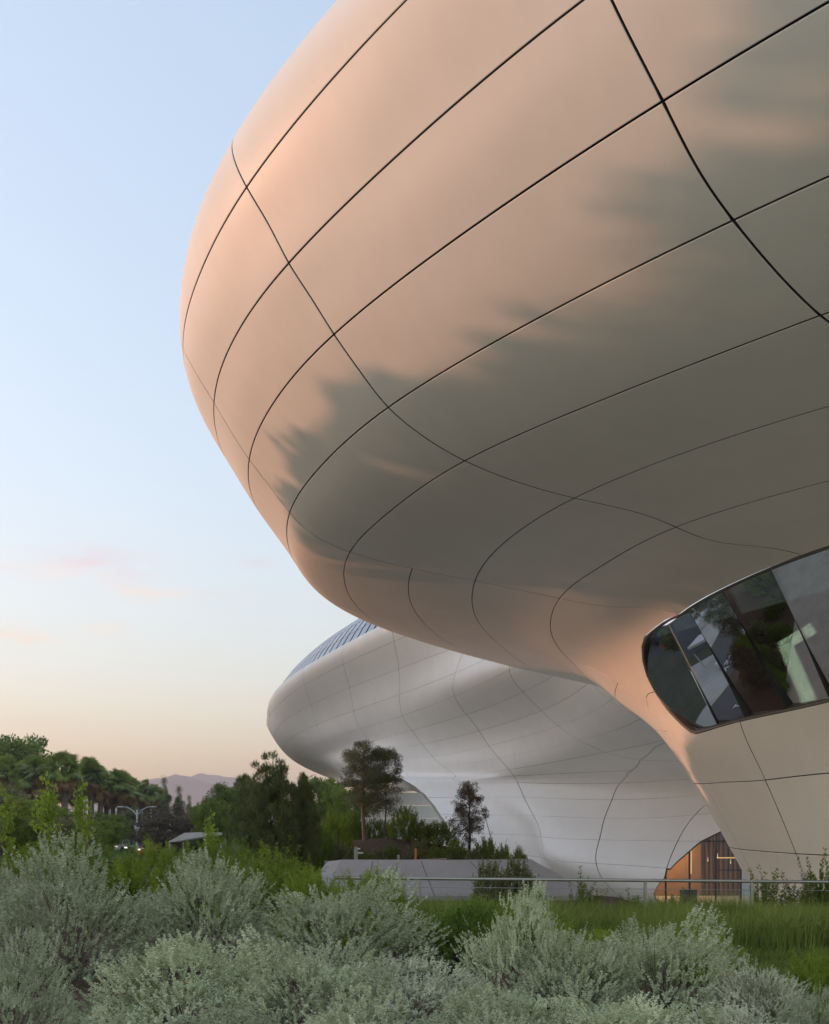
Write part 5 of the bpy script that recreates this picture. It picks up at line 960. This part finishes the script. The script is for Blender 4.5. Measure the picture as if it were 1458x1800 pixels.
mb = MB(); mb.box(onpx(1213, 1500, YG + 2).x + 0.06, onpx(1213, 1500, YG + 2).x + 0.16, YG + 2, YG + 2.1, FL + 2.2, FL + 5.0); mb.build('light_strip', emit('lobby_strip', (1.0, 0.72, 0.38), 0.5), ent)
mb = MB(); mb.box(onpx(1200, 1500, YG + 1).x, onpx(1226, 1500, YG + 1).x, YG + 1, YG + 1.6, FL, FL + 1.0); mb.build('reception_desk', M['black'], ent)
for (x, dz) in ((1245, 3.2), (1262, 3.5), (1285, 3.0)):
    mb = MB(); p = onpx(x, 1500, YG + 3); mb.tube([(p.x, p.y, FL + dz + 0.3), (p.x, p.y, FL + dz), (p.x + 0.02, p.y, FL + dz - 0.06)], [0.01, 0.03, 0.015], 6); mb.build('pendant_lamp', emit('pendant', (1.0, 0.8, 0.55), 0.6), ent)
ll = bpy.data.lights.new('lobby_light', 'AREA'); lo = bpy.data.objects.new('lobby_light', ll); C.objects.link(lo); lo.parent = ent
ll.energy = 300; ll.size = 1.6; ll.color = (1.0, 0.62, 0.30); lo.location = (xl + 3.5, YG + 6.6, zt_[2] + 0.2)
# wall seen through the small left arch
for k in range(6):
    z0 = -3.2 + k * 1.55; mb = MB(); v = []
    for i in range(13):
        a = i / 12; v.append((-9 + 18 * a, 108 + 5 * (a - 0.3) ** 2 * 4, z0 + 0.03)); v.append((-9 + 18 * a, 108 + 5 * (a - 0.3) ** 2 * 4 - 0.25, z0 + 1.52))
    obj('inner_panel', v, [(2 * i, 2 * i + 2, 2 * i + 3, 2 * i + 1) for i in range(12)], M['panel_far'], far, True)
# glowing panel standing in for a lit wall of the gallery behind the ribbon window
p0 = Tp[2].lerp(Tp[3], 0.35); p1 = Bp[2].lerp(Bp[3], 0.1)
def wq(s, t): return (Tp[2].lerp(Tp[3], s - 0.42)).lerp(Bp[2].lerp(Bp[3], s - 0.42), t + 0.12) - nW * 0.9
obj('glowing_wall', [wq(0.14, 1.0), wq(0.50, 1.0), wq(0.60, 0.48), wq(1.15, 0.44), wq(1.12, 0.36), wq(0.32, 0.42)], [(0, 1, 2, 3, 4, 5)], lm, win)

# ------------------------------------------------------------------ things of the forecourt that the ribbon window mirrors
sg_ = thing('sign_slab', 'dark sloping slab lettered in white, mirrored in the ribbon window', 'sign', (-4.4, 46.6, gh(-4.4, 46.6)))
M['dark_conc'] = mat('dark_concrete', (0.075, 0.072, 0.07), 0.7, var=0.1, vscale=1); M['lett'] = mat('white_letter', (0.8, 0.8, 0.8), 0.5)
obj('slab', [(-3.6, -1.6, 0), (3.4, -1.6, 0), (3.4, 1.6, 0), (-3.6, 1.6, 0), (-3.0, 1.3, 0.85), (3.2, 1.3, 0.85)], [(3, 2, 1, 0), (0, 1, 5, 4), (1, 2, 5), (2, 3, 4, 5), (3, 0, 4)], M['dark_conc'], sg_)
cu = bpy.data.curves.new('lettering', 'FONT'); cu.body = 'NARRATIVE ART'; cu.size = 0.62; cu.extrude = 0.02; cu.align_x = 'CENTER'; cu.materials.append(M['lett'])
to = bpy.data.objects.new('lettering', cu); C.objects.link(to); to.parent = sg_
sl_a = math.atan2(0.85, 2.9); to.location = (0.0, -0.75, 0.85 * 0.85 / 2.9 + 0.012); to.rotation_euler = (sl_a, 0, 0)
M['barrier'] = mat('barrier_steel', (0.5, 0.5, 0.52), 0.4, metal=0.6)
def barrier():
    o = thing('crowd_barrier', 'x', 'barrier', (0, 0, 0), 0, 'crowd barriers on the forecourt')
    mb = MB(); mb.tube([(-1.1, 0, 0.12), (-1.1, 0, 0.9), (1.1, 0, 0.9), (1.1, 0, 0.12), (-1.1, 0, 0.12)], 0.02, 6); mb.build('frame', M['barrier'], o)
    for k in range(15): mb = MB(); mb.tube([(-0.98 + 0.14 * k, 0, 0.12), (-0.98 + 0.14 * k, 0, 0.9)], 0.008, 4); mb.build('bar', M['barrier'], o)
    for x in (-0.8, 0.8): mb = MB(); mb.tube([(x, -0.3, 0.02), (x, 0, 0.12), (x, 0.3, 0.02)], 0.018, 5); mb.build('foot', M['barrier'], o)
    return o
b0 = barrier()
for i, (x, y, rz, lab) in enumerate([(-2.0, 30.6, 0.5, 'steel crowd barrier mirrored in the third pane of the ribbon window'), (0.4, 30.4, 0.9, 'steel crowd barrier mirrored near the upper right of the ribbon window'), (2.9, 30.6, 0.2, 'steel crowd barrier beside a red bar, mirrored in the ribbon window')]):
    o = b0 if i == 0 else copy_tree(b0); o.location = (x, y, gh(x, y)); o.rotation_euler.z = rz; o['label'] = lab
mb = MB(); mb.tube([(0, 0, 0.55), (1.2, 0, 0.75)], 0.07, 8); mb.tube([(0.1, 0, 0), (0.1, 0, 0.56)], 0.04, 6); mb.tube([(1.1, 0, 0), (1.1, 0, 0.72)], 0.04, 6)
rbr = mb.build('barrier_arm', mat('red_paint', (0.5, 0.05, 0.05), 0.5)); rbr.location = (1.4, 30.3, gh(1.4, 30.3)); rbr.rotation_euler.z = 0.4; tag(rbr, 'short red barrier arm on the forecourt, mirrored in the ribbon window', 'barrier')
wb = MB(); wb.box(-1.5, 1.5, -0.5, 0.5, 0, 0.5); o = wb.build('bench_block', mat('white_concrete', (0.6, 0.6, 0.6), 0.6, var=.05)); o.location = (-11.5, 53.0, gh(-11.5, 53)); o.rotation_euler.z = 0.5
md = o.modifiers.new('bevel', 'BEVEL'); md.width = 0.06; md.segments = 2; tag(o, 'white concrete bench block mirrored in the left panes of the ribbon window', 'bench')

# ------------------------------------------------------------------ haze
HZ = MB(); HZ.box(-900, 260, -120, 3330, -12, 205)
hz = HZ.build('haze', None); tag(hz, 'thin evening haze', 'haze', kind='stuff')
hm = bpy.data.materials.new('haze'); hm.use_nodes = True; hm.node_tree.nodes.clear(); ho = hm.node_tree.nodes.new('ShaderNodeOutputMaterial'); pv = hm.node_tree.nodes.new('ShaderNodeVolumePrincipled')
pv.inputs['Color'].default_value = (0.93, 0.91, 0.96, 1); pv.inputs['Density'].default_value = 0.00034; pv.inputs['Anisotropy'].default_value = 0.2
hm.node_tree.links.new(pv.outputs[0], ho.inputs['Volume']); hz.data.materials.append(hm)
